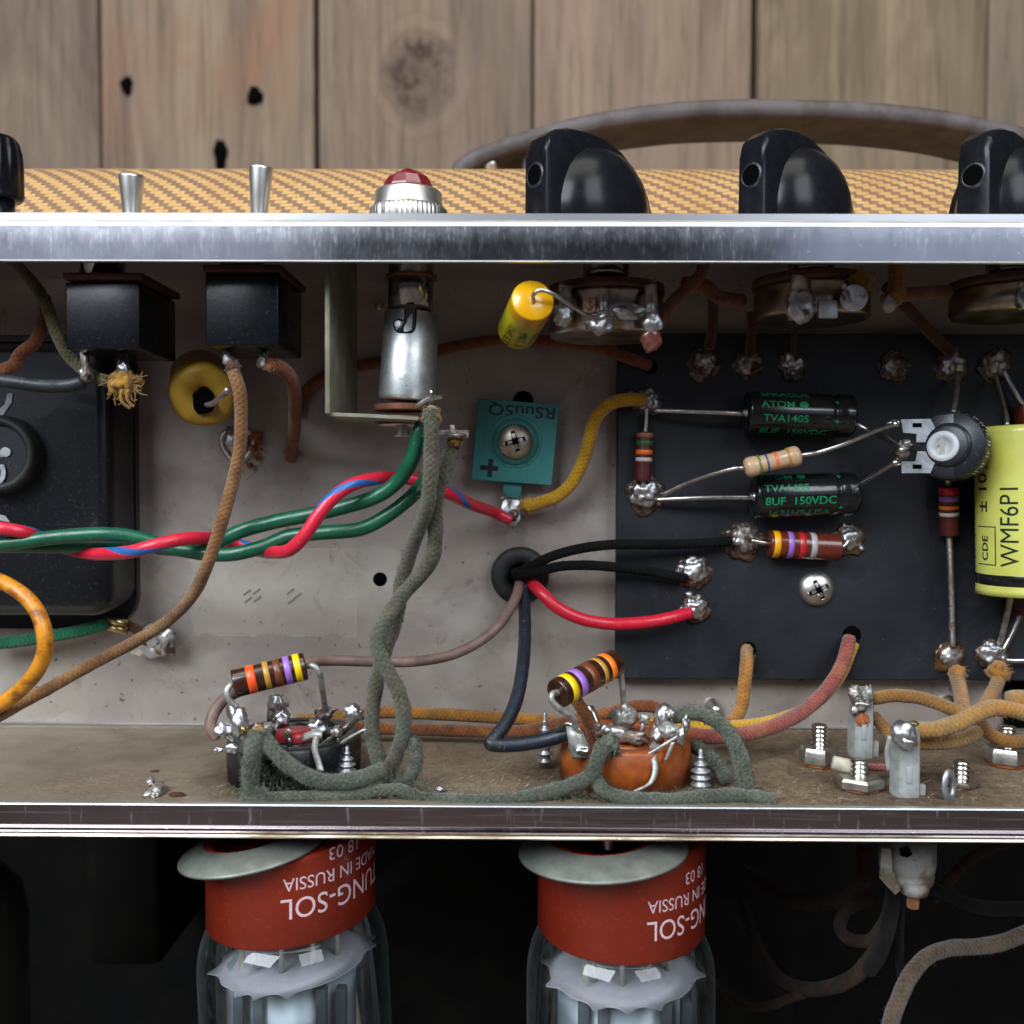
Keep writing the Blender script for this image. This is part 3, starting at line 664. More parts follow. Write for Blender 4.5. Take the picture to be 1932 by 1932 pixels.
# settled dust and lint on the shelf
rnd = random.Random(5); bm = B()
def grain(bm, p, s, rnd):
    v = [bm.verts.new(p+V((rnd.uniform(-1, 1), rnd.uniform(-1, 1), abs(rnd.uniform(0, 1.2))))*s) for _ in range(4)]
    for a in ((0, 1, 2), (0, 2, 3), (0, 1, 3), (1, 2, 3)): bm.faces.new([v[i] for i in a])
for _ in range(5200):
    X = rnd.triangular(-.12, .13, .04) if rnd.random() < .8 else rnd.uniform(-.13, .13); Y = .0025+.05*abs(rnd.gauss(0, .5)); 
    if Y > .054: continue
    grain(bm, V((X, Y, ZFLOOR+.00005)), rnd.uniform(.00005, .00022)*(1.5 if rnd.random() < .06 else 1), rnd)
for _ in range(1600):
    X = rnd.choice((rnd.gauss(-.038, .012), rnd.gauss(.015, .03), rnd.uniform(-.05, .12))); Y = .002+.03*abs(rnd.gauss(0, .45))
    p = V((X, Y, ZFLOOR+.0001)); a = rnd.uniform(0, 6.28); L = rnd.uniform(.0006, .0022); d = V((math.cos(a), math.sin(a), rnd.uniform(0, .5)))*L; s = V((0, 0, .00003))+V((-d.y, d.x, 0))*.02
    q = p+d*.5+V((rnd.gauss(0, .0003), rnd.gauss(0, .0003), abs(rnd.gauss(0, .0002)))); e = p+d
    v = [bm.verts.new(x) for x in (p-s, p+s, q+s, q-s, e)]; bm.faces.new(v[:4]); bm.faces.new((v[3], v[2], v[4]))
o = finish(bm, 'settled_dust', m_dust, kind='stuff'); tag(o, 'grey brown dust and lint settled along the lower shelf', 'dust')
# ================================================================== BOARD
YBD = 51.0
bd = thing('circuit_board', 'black fibre circuit board with silver solder joints filling the right half', 'circuit board', tuple(P(1500, 1280, YBD)))
a = P(1161, 1281, YBD); b = P(2150, 631, YBD)
bm = B(); bx(bm, (a.x, YBD*.001, a.z), (b.x, YBD*.001+.003, b.z), .0003, 1); finish(bm, 'board_panel', m_board, bd)
bm = B(); bx(bm, (a.x+.002, YBD*.001+.0031, a.z+.002), (b.x, yb-.0001, b.z-.002)); finish(bm, 'standoff_layer', m_gap, bd)
def joint(x, y, r, Y=YBD, mat=m_solder, amp=.3, seed=0, fx=1.25, fm=m_flux, ry=.75, parent=bd, sx=1.0, sz=1.0):
    ry = .55; kk = k(Y); bm = B(); c = P(x, y, Y-r*.12*.15)
    blob(bm, c, (r*kk*.92*sx, r*kk*ry, r*kk*.92*sz), amp, seed, 1.9, 4)
    s = finish(bm, 'solder_joint', mat, parent, sharp=180)
    if fx:
        bm = B(); blob(bm, P(x-1.5, y+2, Y+.1), (r*kk*fx*sx, r*kk*.42, r*kk*fx*sz), .35, seed+11, 1.7, 4)
        finish(bm, 'flux_ring', fm, s, sharp=180)
    return s
def fixparent(s): pass
for i, (x, y, r, m, f) in enumerate(((1330, 685, 23, m_solder_dull, m_flux), (1413, 687, 22, m_solder_dull, m_flux), (1495, 687, 22, m_solder, m_flux), (1689, 690, 24, m_solder_dull, m_flux), (1797, 687, 24, m_solder, m_flux), (1877, 688, 27, m_solder_dull, m_flux),
    (1223, 757, 22, m_solder, m_flux), (1217, 930, 28, m_solder, m_flux), (1405, 1016, 29, m_solder_dull, m_flux), (1603, 1015, 24, m_solder, m_amberflux), (1307, 1076, 27, m_solder, m_flux), (1312, 1147, 23, m_solder, m_flux), (1793, 1238, 23, m_solder_dull, m_amberflux), (1871, 1232, 26, m_solder, m_flux))):
    joint(x, y, r, mat=m, seed=i*3+1, amp=.22 if i in (12,) else .38, fm=f)
for i, (x, y, rx) in enumerate(((1307, 1055, 8), (1245, 950, 6), (1198, 768, 6), (1190, 742, 5), (1625, 1035, 6), (1300, 1122, 7))):
    bm = B(); blob(bm, P(x, y, YBD-.6), rx*k(YBD), .5, i+50, 1.5, 2); finish(bm, 'solder_splash', m_solder_dull, bd, sharp=180)
for (x, y, r) in ((1228, 692, 13), (1411, 1226, 15), (1607, 1198, 17)):
    bm = B(); q = P(x, y, YBD); lathe(bm, (q.x, YBD*.001+.0001, q.z), (0, -1, 0), [(0, .0002), (r*k(YBD), .0002), (r*k(YBD)*1.1, 0)], 24); finish(bm, 'wire_hole', m_gap, bd)
rnd = random.Random(9); bm = B()
for _ in range(700):
    q = P(rnd.uniform(1165, 1950), rnd.uniform(700, 1278), YBD-.02); s = rnd.uniform(.00004, .00013)*(2 if rnd.random() < .04 else 1)
    v = [bm.verts.new(q+V((rnd.uniform(-1, 1)*s, -abs(rnd.uniform(0, 1))*s, rnd.uniform(-1, 1)*s))) for _ in range(4)]
    for a_ in ((0, 1, 2), (0, 2, 3), (0, 1, 3)): bm.faces.new([v[i] for i in a_])
finish(bm, 'dust_specks', m_dust, bd, kind='stuff')

def pan_screw(x, y, Y, r, label, mat=m_nickel2, rot=20, cat='screw'):
    q = P(x, y, Y); R_ = r*k(Y)
    t = thing('cross_head_screw', label, cat, tuple(q))
    bm = B(); pr = []; Hh = R_*.55
    for i in range(9):
        a = math.pi/2*i/8; pr.append((R_*math.sin(a), Hh*math.cos(a)))
    pr = pr+[(R_*1.0, -.0008), (0, -.0008)]
    lathe(bm, q, (0, -1, 0), pr, 36); finish(bm, 'head', mat, t)
    # recessed cross: dark four-armed pit
    bm = B(); ca, sa = math.cos(math.radians(rot)), math.sin(math.radians(rot)); pts = []
    w_, l_ = .15, .58
    outl = [(w_, w_), (w_*.8, l_), (-w_*.8, l_), (-w_, w_), (-l_, w_*.8), (-l_, -w_*.8), (-w_, -w_), (-w_*.8, -l_), (w_*.8, -l_), (w_, -w_), (l_, -w_*.8), (l_, w_*.8)]
    cv = bm.verts.new(q+V((0, -Hh*.90, 0))); vs = []
    for (u, v) in outl:
        d = math.hypot(u, v); hh = Hh*(math.sqrt(max(0, 1-d*d))+.04)
        vs.append(bm.verts.new(q+V(((u*ca-v*sa)*R_, -hh, (u*sa+v*ca)*R_))))
    for i in range(12): bm.faces.new((vs[i], vs[(i+1) % 12], cv))
    bmesh.ops.recalc_face_normals(bm, faces=bm.faces[:]); cv.co.y = q.y-Hh*1.04
    finish(bm, 'cross_recess', m_gap, t)
    bm = B()
    for a0, a1 in ((6, 8), (4, 5), (9, 10)):
        for i in range(a0, a1):
            p0, p1 = [q+V(((u*ca-v*sa)*R_*1.05, -Hh*math.sqrt(max(0, 1-(u*u+v*v)))-.00005, (u*sa+v*ca)*R_*1.05)) for (u, v) in (outl[i], outl[(i+1) % 12])]
            cyl(bm, p0, p1, R_*.035, 8)
    finish(bm, 'recess_burr', m_nickel, t)
    return t
pan_screw(1540, 1111, YBD-.1, 33, 'cross-head screw in the black board under the banded brown resistor', m_nickel, 25)

# generic axial parts ------------------------------------------------
def axial(name, label, cat, p0, p1, rpx, Y0, Y1, body, bands=(), leads=(), lead_mat=m_lead, lead_r=4.5, dog=False, group=None, end_dark=None, partial=()):
    a = P(*p0, Y0); b = P(*p1, Y1); L = (b-a).length; ax = (b-a).normalized(); Ym = (Y0+Y1)/2; r = rpx*k(Ym)
    t = thing(name, label, cat, tuple((a+b)/2), group)
    bm = B()
    if dog:
        pr = [(0, 0), (r*.35, .0001)]; 
        for i in range(8): an = math.pi*.5*i/7; pr.append((r*(.35+.65*math.sin(an)), L*.10*(1-math.cos(an))))
        pr += [(r*.99, L*.2), (r*.86, L*.27), (r*.84, L*.5), (r*.86, L*.73), (r*.99, L*.8)]
        for i in range(8): an = math.pi*.5*(7-i)/7; pr.append((r*(.35+.65*math.sin(an)), L-L*.10*(1-math.cos(an))))
        pr += [(0, L)]
        lathe(bm, a, ax, pr, 32)
    else: cyl(bm, a, b, r, 40, rnd=r*.13)
    finish(bm, 'body', body, t)
    for (f0, f1, cn) in bands:
        bm = B(); rr = r*(1.006 if not dog else (.895 if .25 < f0 < .75 else 1.01)); lathe(bm, a, ax, [(rr-.0001, L*f0), (rr, L*f0+.00004), (rr, L*f1-.00004), (rr-.0001, L*f1)], 40)
        finish(bm, 'colour_band', BC[cn], t, label=cn+' band')
    for ln in leads:
        pp = px(ln); bm = B(); tube(bm, spline(pp, 8), lead_r*k(Ym), 10); finish(bm, 'lead', lead_mat, t)
    return t, a, b, ax, r
axial('carbon_resistor', 'fat brown resistor with yellow, violet, red and silver bands on the black board', 'resistor', (1450, 1026), (1583, 1033), 25.5, YBD-3.4, YBD-3.4, m_carbon_red,
      [(.04, .135, 'amber'), (.24, .32, 'violet'), (.40, .485, 'red'), (.56, .645, 'silver')], [[(1455, 1027, 47.6), (1440, 1024, 47), (1418, 1020, 47)], [(1580, 1032, 47.6), (1592, 1030, 47.6), (1600, 1020, 48)]])
axial('carbon_resistor', 'upright slim resistor with green, orange and white bands by the yellow wire', 'resistor', (1217, 815), (1213, 908), 15.5, YBD-2.4, YBD-2.4, m_oldred,
      [(.02, .11, 'tan'), (.18, .26, 'green'), (.36, .46, 'brightorange'), (.52, .60, 'white')], [[(1217, 818, 48.6), (1219, 800, 48.6), (1220, 770, 48.5)], [(1213, 905, 48.6), (1214, 920, 48.6)]])
axial('carbon_resistor', 'upright resistor hanging below the round trimmer with a long bottom lead', 'resistor', (1790, 918), (1791, 1010), 17.5, YBD-4, YBD-3, m_oldred,
      [(.02, .16, 'red'), (.19, .30, 'violet'), (.38, .46, 'brightorange'), (.52, .60, 'white')], [[(1790, 920, 47), (1788, 905, 45)], [(1791, 1008, 48), (1794, 1080, 48), (1796, 1150, 49), (1797, 1220, 49)], [(1798, 780, 40), (1803, 745, 44), (1807, 710, 48)]], m_solder_dull, 5.5)
axial('film_resistor', 'tan dogbone resistor slanting above the lower black capacitor', 'resistor', (1404, 884), (1511, 858), 19.5, 37, 36, m_tanres,
      [(.25, .285, 'palegreen'), (.385, .42, 'blue'), (.54, .59, 'paleorange'), (.76, .80, 'gold')], [[(1248, 934, 47), (1290, 914, 44), (1340, 896, 40), (1385, 884, 37), (1408, 883, 37)], [(1508, 859, 36), (1545, 853, 36), (1600, 835, 33), (1655, 812, 28), (1692, 799, 24)]], m_lead, 4.8, dog=True)
# electrolytics
def electro(label, p0, p1, rpx, Y, lines, leads, roll):
    a = P(*p0, Y); b = P(*p1, Y); L = (b-a).length; ax = (b-a).normalized(); r = rpx*k(Y)
    t = thing('axial_capacitor', label, 'capacitor', tuple((a+b)/2), 'black axial capacitors with green print')
    bm = B(); pr = [(0, .0003), (r*.82, .0003), (r*.9, 0)]
    for i in range(5): an = math.pi/2*i/4; pr.append((r*(.9+.1*math.sin(an)), r*.12*(1-math.cos(an))))
    g = L*.80
    pr += [(r, g-.0012), (r*.97, g-.0006), (r*.91, g), (r*.93, g+.0006), (r*1.0, g+.0014), (r*1.0, L-.0009), (r*.95, L-.0003), (r*.8, L), (r*.72, L-.0003), (0, L-.0003)]
    lathe(bm, a, ax, pr, 48); finish(bm, 'sleeve', m_electro, t, sharp=50)
    bm = B(); lathe(bm, a, ax, [(r*.16, -.0003), (r*.22, .0002), (0, .0005)], 16); blob(bm, a-ax*.0002, r*.17, .2, 4, 2, 2); blob(bm, b+ax*.0001, r*.14, .2, 6, 2, 2); finish(bm, 'end_weld', m_solder, t)
    for ln in leads: bm = B(); tube(bm, spline(px(ln), 8), 5.2*k(Y), 10); finish(bm, 'lead', m_lead, t)
    u0 = V((0, -1, 0)); u0 = (u0-ax*u0.dot(ax)).normalized(); ww = u0.cross(ax); 
    if ww.z < 0: ww = -ww
    for (s, size, ang, fx, sx) in lines:
        def fn(x, y, ang=ang, fx=fx):
            ph = ang+y/r; return a+ax*(L*fx+x)+(u0*math.cos(ph)+ww*math.sin(ph))*(r+.00004)
        put_text(s, size, fn, m_green_print, t, sx=sx, bold=.012)
    return t
sz = .00235
electro('upper black capacitor with green print, wired from the yellow wire joint', (1407, 779), (1608, 786), 40.5, 45.0,
        [('SPRAGUE', sz, .98, .33, 1.15), ('ATOM \u25cf', sz, .36, .32, 1.15), ('TVA1405', sz, -.28, .33, 1.15), ('8UF  150VDC', sz, -.98, .42, 1.15), ('+', sz, .55, .80, 1), ('+', sz, -.35, .80, 1)],
        [[(1235, 774, 48), (1290, 776, 46), (1350, 778, 45), (1412, 781, 45)], [(1606, 795, 44), (1640, 812, 42), (1670, 826, 36), (1702, 850, 26)]], 0)
electro('lower black capacitor with green print, half under the tan resistor', (1421, 937), (1613, 931), 41.5, 45.0,
        [('ATOM \u25cf', sz, .98, .26, 1.15), ('TVA1405', sz, .36, .28, 1.15), ('8UF  150VDC', sz*1.1, -.24, .41, 1.1), ('1621H9 USA', sz, -.86, .40, 1.15), ('+', sz, .9, .80, 1), ('+', sz, -.65, .80, 1)],
        [[(1237, 943, 48), (1300, 940, 46), (1370, 938, 45), (1425, 938, 45)], [(1611, 921, 44), (1640, 903, 38), (1665, 888, 30), (1690, 872, 23)]], 0)
# trimmer
tr = thing('trimmer_potentiometer', 'round black trimmer with white centre slot and two metal tabs', 'trimmer', tuple(P(1790, 903, 32)))
YT = 30.0
q = P(1789, 840, YT); ax = V((-.85, -1, .10)).normalized(); R_ = 64*k(YT)
bm = B(); lathe(bm, q, -ax, [(0, 0), (R_*.97, 0), (R_, .0003), (R_, .0052), (R_*.96, .0056), (0, .0056)], 56); finish(bm, 'housing', m_blackmatte, tr)
a0, xx, yy = basis(-ax)
bm = B()
for i in range(56):
    th = 2*math.pi*i/56
    if i % 2: continue
    d = xx*math.cos(th)+yy*math.sin(th); c = q-ax*.0022+d*R_; tt = (-ax).cross(d)
    prism(bm, [c-tt*.00018+ax*.0013, c+tt*.00018+ax*.0013, c+tt*.00018-ax*.0013, c-tt*.00018-ax*.0013], d*.0002)
finish(bm, 'rim_ridges', m_blackmatte, tr)
bm = B()
for s in range(7):
    th = math.radians(-42+s*14)
    d = V((math.cos(th), 0, math.sin(th))); d = (d-ax*d.dot(ax)).normalized(); c = q-ax*.0022+d*(R_+.0003); tt = ax.cross(d)
    for wv in (-.0004, 0.0003): prism(bm, [c+tt*(wv-.00015)+ax*.0009, c+tt*(wv+.00015)+ax*.0009, c+tt*(wv+.00015)-ax*.0009, c+tt*(wv-.00015)-ax*.0009], d*.00006)
finish(bm, 'rim_marking', m_white_mark, tr)
def tpx(x, y, off=0): # point on trimmer face plane
    p = P(x, y, YT); d = p-V((0, CAMY, 0)); o = V((0, CAMY, 0)); s = (q-o).dot(ax)/d.dot(ax); return o+d*s+ax*off
bm = B(); prism(bm, [tpx(x, y, .0001) for x, y in ((1720, 838), (1745, 793), (1768, 783), (1800, 780), (1800, 900), (1768, 898), (1748, 884))], -ax*.004, .0002); finish(bm, 'housing_nose', m_blackmatte, tr)
bm = B(); lathe(bm, q+ax*.0001, ax, [(0, .0009), (R_*.53, .0009), (R_*.62, .0006), (R_*.66, 0)], 48); finish(bm, 'collar', m_blackmatte, tr)
rc = tpx(1782, 843, .0012)
bm = B(); r2 = 29*k(YT); lathe(bm, rc, ax, [(0, -.0001), (r2*.52, -.0001), (r2*.56, .0004), (r2*.95, .0004), (r2, .0001), (r2, -.001)], 40); finish(bm, 'adjuster', simple('white_nylon', '#c3c8ca', .45), tr)
bm = B(); prism(bm, [rc+ax*.00025+V((u, 0, v))*k(YT) for u, v in ((-6, -16), (5, -16), (4, 2), (13, 2), (-1, 16), (-14, 3), (-5, 3))], ax*.00012); finish(bm, 'arrow_slot', simple('grey_nylon', '#a9a69c', .5), tr)
def poly_t(pts, cx): 
    return [tpx(x, y, .0004) for x, y in pts]
for sgn in (1, -1):
    yy0 = 840
    pts = [(1702, 792), (1757, 791), (1768, 811), (1752, 835), (1731, 835), (1731, 819), (1706, 817)]
    if sgn < 0: pts = [(1703, 893), (1757, 893), (1767, 872), (1752, 852), (1733, 852), (1729, 871), (1703, 871)]
    bm = B(); prism(bm, [tpx(x, y, .0003) for x, y in pts], ax*.0004); finish(bm, 'metal_tab', m_bracket if False else m_zinc, tr)
    bm = B(); cy_ = 803 if sgn > 0 else 881; prism(bm, [tpx(x, y, .00072) for x, y in ((1724, cy_-4), (1741, cy_-4), (1741, cy_+4), (1724, cy_+4))], ax*.00005); finish(bm, 'tab_slot', m_gap, tr)
bm = B(); blob(bm, tpx(1690, 800, .0006), (16*k(YT), .0008, 8*k(YT)), .4, 3, 2); finish(bm, 'solder_joint', m_solder, tr, sharp=180)
bm = B(); blob(bm, tpx(1703, 850, .0002), (15*k(YT), .0012, 17*k(YT)), .5, 8, 2.2); blob(bm, tpx(1712, 838, .0001), (10*k(YT), .0011, 9*k(YT)), .4, 2, 2); finish(bm, 'solder_joint', m_solder_dull, tr, sharp=180)
bm = B(); ribbon(bm, [tpx(1668, 885, .0002), tpx(1690, 878, .0002), tpx(1706, 874, .0003)], (0, .2, 1), .0007, .0003); finish(bm, 'tab_end', m_lug, tr)
bm = B(); tube(bm, spline([tpx(1676, 882, -.0004), tpx(1690, 868, -.0003), tpx(1704, 855, .0001)], 6), .0006, 10); finish(bm, 'wire_stub', m_nickel2, tr)
put_text('50K', .0014, lambda x, y: q+ax*.00015+V((math.cos(.75-x/.0052), 0, math.sin(.75-x/.0052)))*(R_*.80+y), m_gap, tr, 'moulded_text')
put_text('PIHER', .0012, lambda x, y: q+ax*.00015+V((math.cos(-.72+x/.0052), 0, math.sin(-.72+x/.0052)))*(R_*.84-y), m_gap, tr, 'moulded_text')

# yellow film capacitor, right edge
yc = thing('film_capacitor', 'big pale yellow cylinder capacitor printed WMF6P1 at the right edge', 'capacitor', tuple(P(1925, 1122, 42)))
YY = 37.0; cx = 1936; rpx = 89; r = rpx*k(YY)
a = P(cx+4, 1118, YY); b = P(cx, 803, YY); L = (b-a).length; ax = (b-a).normalized()
bm = B(); pr = [(0, .0002), (r*.96, .0002), (r*1.035, 0), (r*1.01, .0012), (r, .003), (r, L-.0015), (r*.985, L-.0004), (r*.9, L), (0, L)]
lathe(bm, a, ax, pr, 72); finish(bm, 'body', m_wmf, yc, sharp=50)
bm = B(); lathe(bm, a, ax, [(r, .0022), (r*1.006, .0023), (r*1.004, .0046), (r, .0047)], 72); finish(bm, 'black_band', m_electro, yc)
u0 = V((-.0, -1, 0)); u0 = (u0-ax*u0.dot(ax)).normalized(); sd = ax.cross(u0)
if sd.x > 0: sd = -sd     # towards left
def capfn(ang, tpos):
    def fn(x, y): 
        ph = ang+y/r; return a+ax*(tpos+x)+(u0*math.cos(ph)+sd*math.sin(ph))*(r+.00005)
    return fn
# text reads bottom to top: x along axis, y towards the left
put_text('WMF6P1', .0056, capfn(.80, L*.406), m_inkblk, yc, bold=0, width=145*k(YY))
put_text('\u00b1 10', .0045, capfn(1.44, L*.61), m_inkblk, yc, bold=.012, width=72*k(YY))
put_text('/', .0030, capfn(1.34, L*.76), m_inkblk, yc)
put_text('CDE', .0026, capfn(1.38, L*.28), m_inkblk, yc, bold=.02, width=46*k(YY))
put_text('.1 MFD', .0050, capfn(2.0, L*.40), m_inkblk, yc, bold=0)
bm = B()
def strip(a0, a1, t0, t1):
    n_ = 6; vs = []
    for i in range(n_+1):
        ph = a0+(a1-a0)*i/n_; rad = (u0*math.cos(ph)+sd*math.sin(ph))*(r+.00005); vs.append((bm.verts.new(a+ax*t0+rad), bm.verts.new(a+ax*t1+rad)))
    for A, C in zip(vs, vs[1:]): bm.faces.new((A[0], C[0], C[1], A[1]))
w_ = .00022
strip(1.10, 1.125, L*.18, L*.41); strip(1.10, 1.65, L*.18, L*.18+w_); strip(1.10, 1.65, L*.41-w_, L*.41)
finish(bm, 'printed_frame', m_inkblk, yc)
bm = B(); tube(bm, spline(px([(1900, 802, 38), (1897, 780, 40), (1888, 745, 44), (1878, 712, 48)]), 8), .0006, 10); finish(bm, 'lead', m_lead, yc)
bm = B(); tube(bm, spline(px([(1908, 1118, 38), (1902, 1150, 42), (1893, 1190, 46), (1886, 1215, 49)]), 8), .0007, 10); finish(bm, 'lead', m_leadwhite, yc)
axial('carbon_resistor', 'red-brown resistor end peeking out above the big yellow capacitor', 'resistor', (1934, 766), (1938, 830), 20, 48, 48, m_carbon_red, [], [[(1934, 770, 48), (1915, 740, 48), (1893, 700, 49)]], m_lead, 5.5)
axial('carbon_resistor', 'red-brown resistor end below the big yellow capacitor', 'resistor', (1932, 1120), (1926, 1160), 17, 48, 48, m_oldred, [], [[(1926, 1158, 48), (1912, 1190, 48), (1892, 1228, 48)], [(1890, 1240, 48), (1903, 1246, 48), (1960, 1246, 48)]], m_lead, 5)

# rectifier plate
rp = thing('rectifier_plate', 'square teal component with a plus sign, screwed to the back plate', 'rectifier', tuple(P(970, 914, 52)))
YR = 51.0
C4 = [(903, 752), (1056, 763), (1041, 916), (889, 905)]
bm = B(); prism(bm, [P(x, y, YR) for x, y in C4], (0, .0018, 0), .00015, 1); finish(bm, 'plate', m_teal, rp)
cen = P(972, 833, YR-.2); ex = (P(1056, 763, YR)-P(903, 752, YR)).normalized(); ez = (P(903, 752, YR)-P(889, 905, YR)).normalized()
bm = B(); R_ = 52*k(YR); lathe(bm, P(972, 833, YR), (0, -1, 0), [(R_, -.0002), (R_*.97, .00012), (R_*.9, .0002), (0, .0002)], 48); finish(bm, 'raised_disc', m_teal, rp)
bm = B(); R_ = 45*k(YR); lathe(bm, P(972, 833, YR), (0, -1, 0), [(R_, .0002), (R_, .0005), (R_*.6, .0005)], 12); finish(bm, 'lock_washer', m_teal, rp)
tcn = P(985, 775, YR-.05)
put_text('RS\u222a\u222a5Q'.replace('\u222a', 'u'), .0039, lambda x, y: tcn-ex*x-ez*y, m_ink, rp, bold=.012, sx=1.25)
pc = P(925, 883, YR-.05); bm = B()
for s1, s2, t1, t2 in ((-19, 15, -4.5, 4.5), (-4.5, 4.5, -17, 17)): prism(bm, [pc+(ex*x_+ez*z_)*k(YR) for x_, z_ in ((s1, t1), (s2, t1), (s2, t2), (s1, t2))], (0, -.00004-(.00002 if s1 == -19 else 0), 0))
finish(bm, 'plus_sign', m_ink, rp)
bm = B(); prism(bm, px([(949, 909, 52.4), (985, 912, 52.4), (983, 935, 52.4), (975, 941, 52.4), (957, 938, 52.4), (948, 928, 52.4)]), (0, .0006, 0), .00015, 1); finish(bm, 'tab', m_teal, rp)
bm = B(); prism(bm, px([(951, 940, 52), (980, 943, 52), (984, 958, 51.5), (981, 982, 51), (972, 993, 51), (957, 991, 51), (947, 975, 51), (946, 955, 51.5)]), (0, .0006, 0), .0002, 2); finish(bm, 'solder_lug', m_solder, rp)
bm = B(); blob(bm, P(967, 972, 50.6), (11*k(51), .0006, 10*k(51)), .4, 21, 2); finish(bm, 'flux', m_amberflux, rp)
bm = B()
for i, (x, y) in enumerate(((948, 940), (955, 937), (985, 945), (988, 958), (987, 968))): blob(bm, P(x, y, 51.4), 3.4*k(51), .4, i, 2, 2)
finish(bm, 'solder_beads', m_solder, rp)
pan_screw(972, 833, YR-.7, 34, 'cross-head screw through the middle of the teal component', m_nickel2, 15)
# grommet
gr = thing('rubber_grommet', 'black rubber grommet in the back plate with five wires passing through', 'grommet', tuple(P(981, 1086, 54)))
bm = B(); q = P(981, 1086, 53.6); R_ = 55*k(54); pr = []
for i in range(17):
    an = 2*math.pi*i/16; pr.append((R_*.70+R_*.30*math.cos(an), .0016*math.sin(an)))
lathe(bm, q, (.06, -1, 0), pr, 48); finish(bm, 'ring', m_rubber, gr)
bm = B(); lathe(bm, q+V((0, .0012, 0)), (0, -1, 0), [(0, 0), (R_*.6, 0)], 32); finish(bm, 'opening', m_gap, gr)
# ================================================================== TRANSFORMER
tf = thing('transformer', 'glossy black rounded transformer cover at the left end', 'transformer', tuple(P(100, 1188, 50)))
bm = B(); a = P(-260, 1162, 40); b = P(207, 640, 40); bx(bm, (a.x, .0395, a.z), (b.x, yb-.0001, b.z))
bmesh.ops.bevel(bm, geom=[e for e in bm.edges if abs(e.verts[0].co.y-e.verts[1].co.y) > .005], offset=.0055, segments=6, affect='EDGES', profile=.5)
fe = [e for e in bm.edges if all(abs(v.co.y-.0395) < 1e-5 for v in e.verts)]
bmesh.ops.bevel(bm, geom=fe, offset=.0032, segments=5, affect='EDGES', profile=.5); finish(bm, 'cover', m_xfmr, tf, sharp=50)
bm = B(); a = P(-260, 1185, 53); b = P(252, 632, 53); bx(bm, (a.x, .0535, a.z), (b.x, yb-.0002, b.z))
bmesh.ops.bevel(bm, geom=[e for e in bm.edges if abs(e.verts[0].co.y-e.verts[1].co.y) > .001], offset=.0085, segments=6, affect='EDGES', profile=.5); finish(bm, 'flange', m_xfmr, tf)
fh = thing('round_terminal_cap', 'round black disc with raised rim and white print, cut by the left edge', 'cap', tuple(P(-5, 925, 30)))
q = P(-7, 857, 35.5); R_ = 75*k(35.5)
bm = B(); lathe(bm, q, (.05, -1, 0), [(0, -.001), (R_*.72, -.001), (R_*.75, .0002), (R_*.8, .0008), (R_*.88, .0009), (R_*.95, .0004), (R_, -.001), (R_, -.004), (R_*.97, -.0045), (0, -.0045)], 64); finish(bm, 'cap_body', m_rubber, fh)
bm = B(); lathe(bm, q, (.05, -1, 0), [(0, -.0006), (R_*.73, -.0006)], 48); finish(bm, 'face', m_blackmatte, fh)
for (s, x, y, size, rot) in (('C', -8, 896, .007, 20),):
    c = P(x, y, 35.9 if y > 780 else 39.2)
    put_text(s, size, (lambda x_, y_, c=c, rot=rot: c+V((x_, -.0002, y_)) if not rot else c+V((-y_, -.0002, x_))), m_white_mark, fh, bold=.03)
bm = B(); 
for (x, y, rx, rz) in ((10, 853, 11, 10), (3, 857, 8, 7)): blob(bm, P(x, y, 35.9), (rx*k(27), .0001, rz*k(27)), .1, 1, 1, 2)
finish(bm, 'white_dot', m_white_mark, fh)
for pts in ([(-5, 970, 39.3), (10, 973, 39.3), (19, 985, 39.3), (12, 984, 39.3), (-5, 981, 39.3)], [(-5, 1000, 39.3), (10, 994, 39.3), (18, 992, 39.3), (6, 1006, 39.3), (-5, 1009, 39.3)], [(-5, 775, 39.3), (10, 762, 39.3), (14, 742, 39.3), (24, 742, 39.3), (22, 760, 39.3), (5, 785, 39.3), (8, 800, 39.3), (-5, 790, 39.3)]):
    bm = B(); prism(bm, px(pts), (0, -.0001, 0)); finish(bm, 'white_print', m_white_mark, tf)
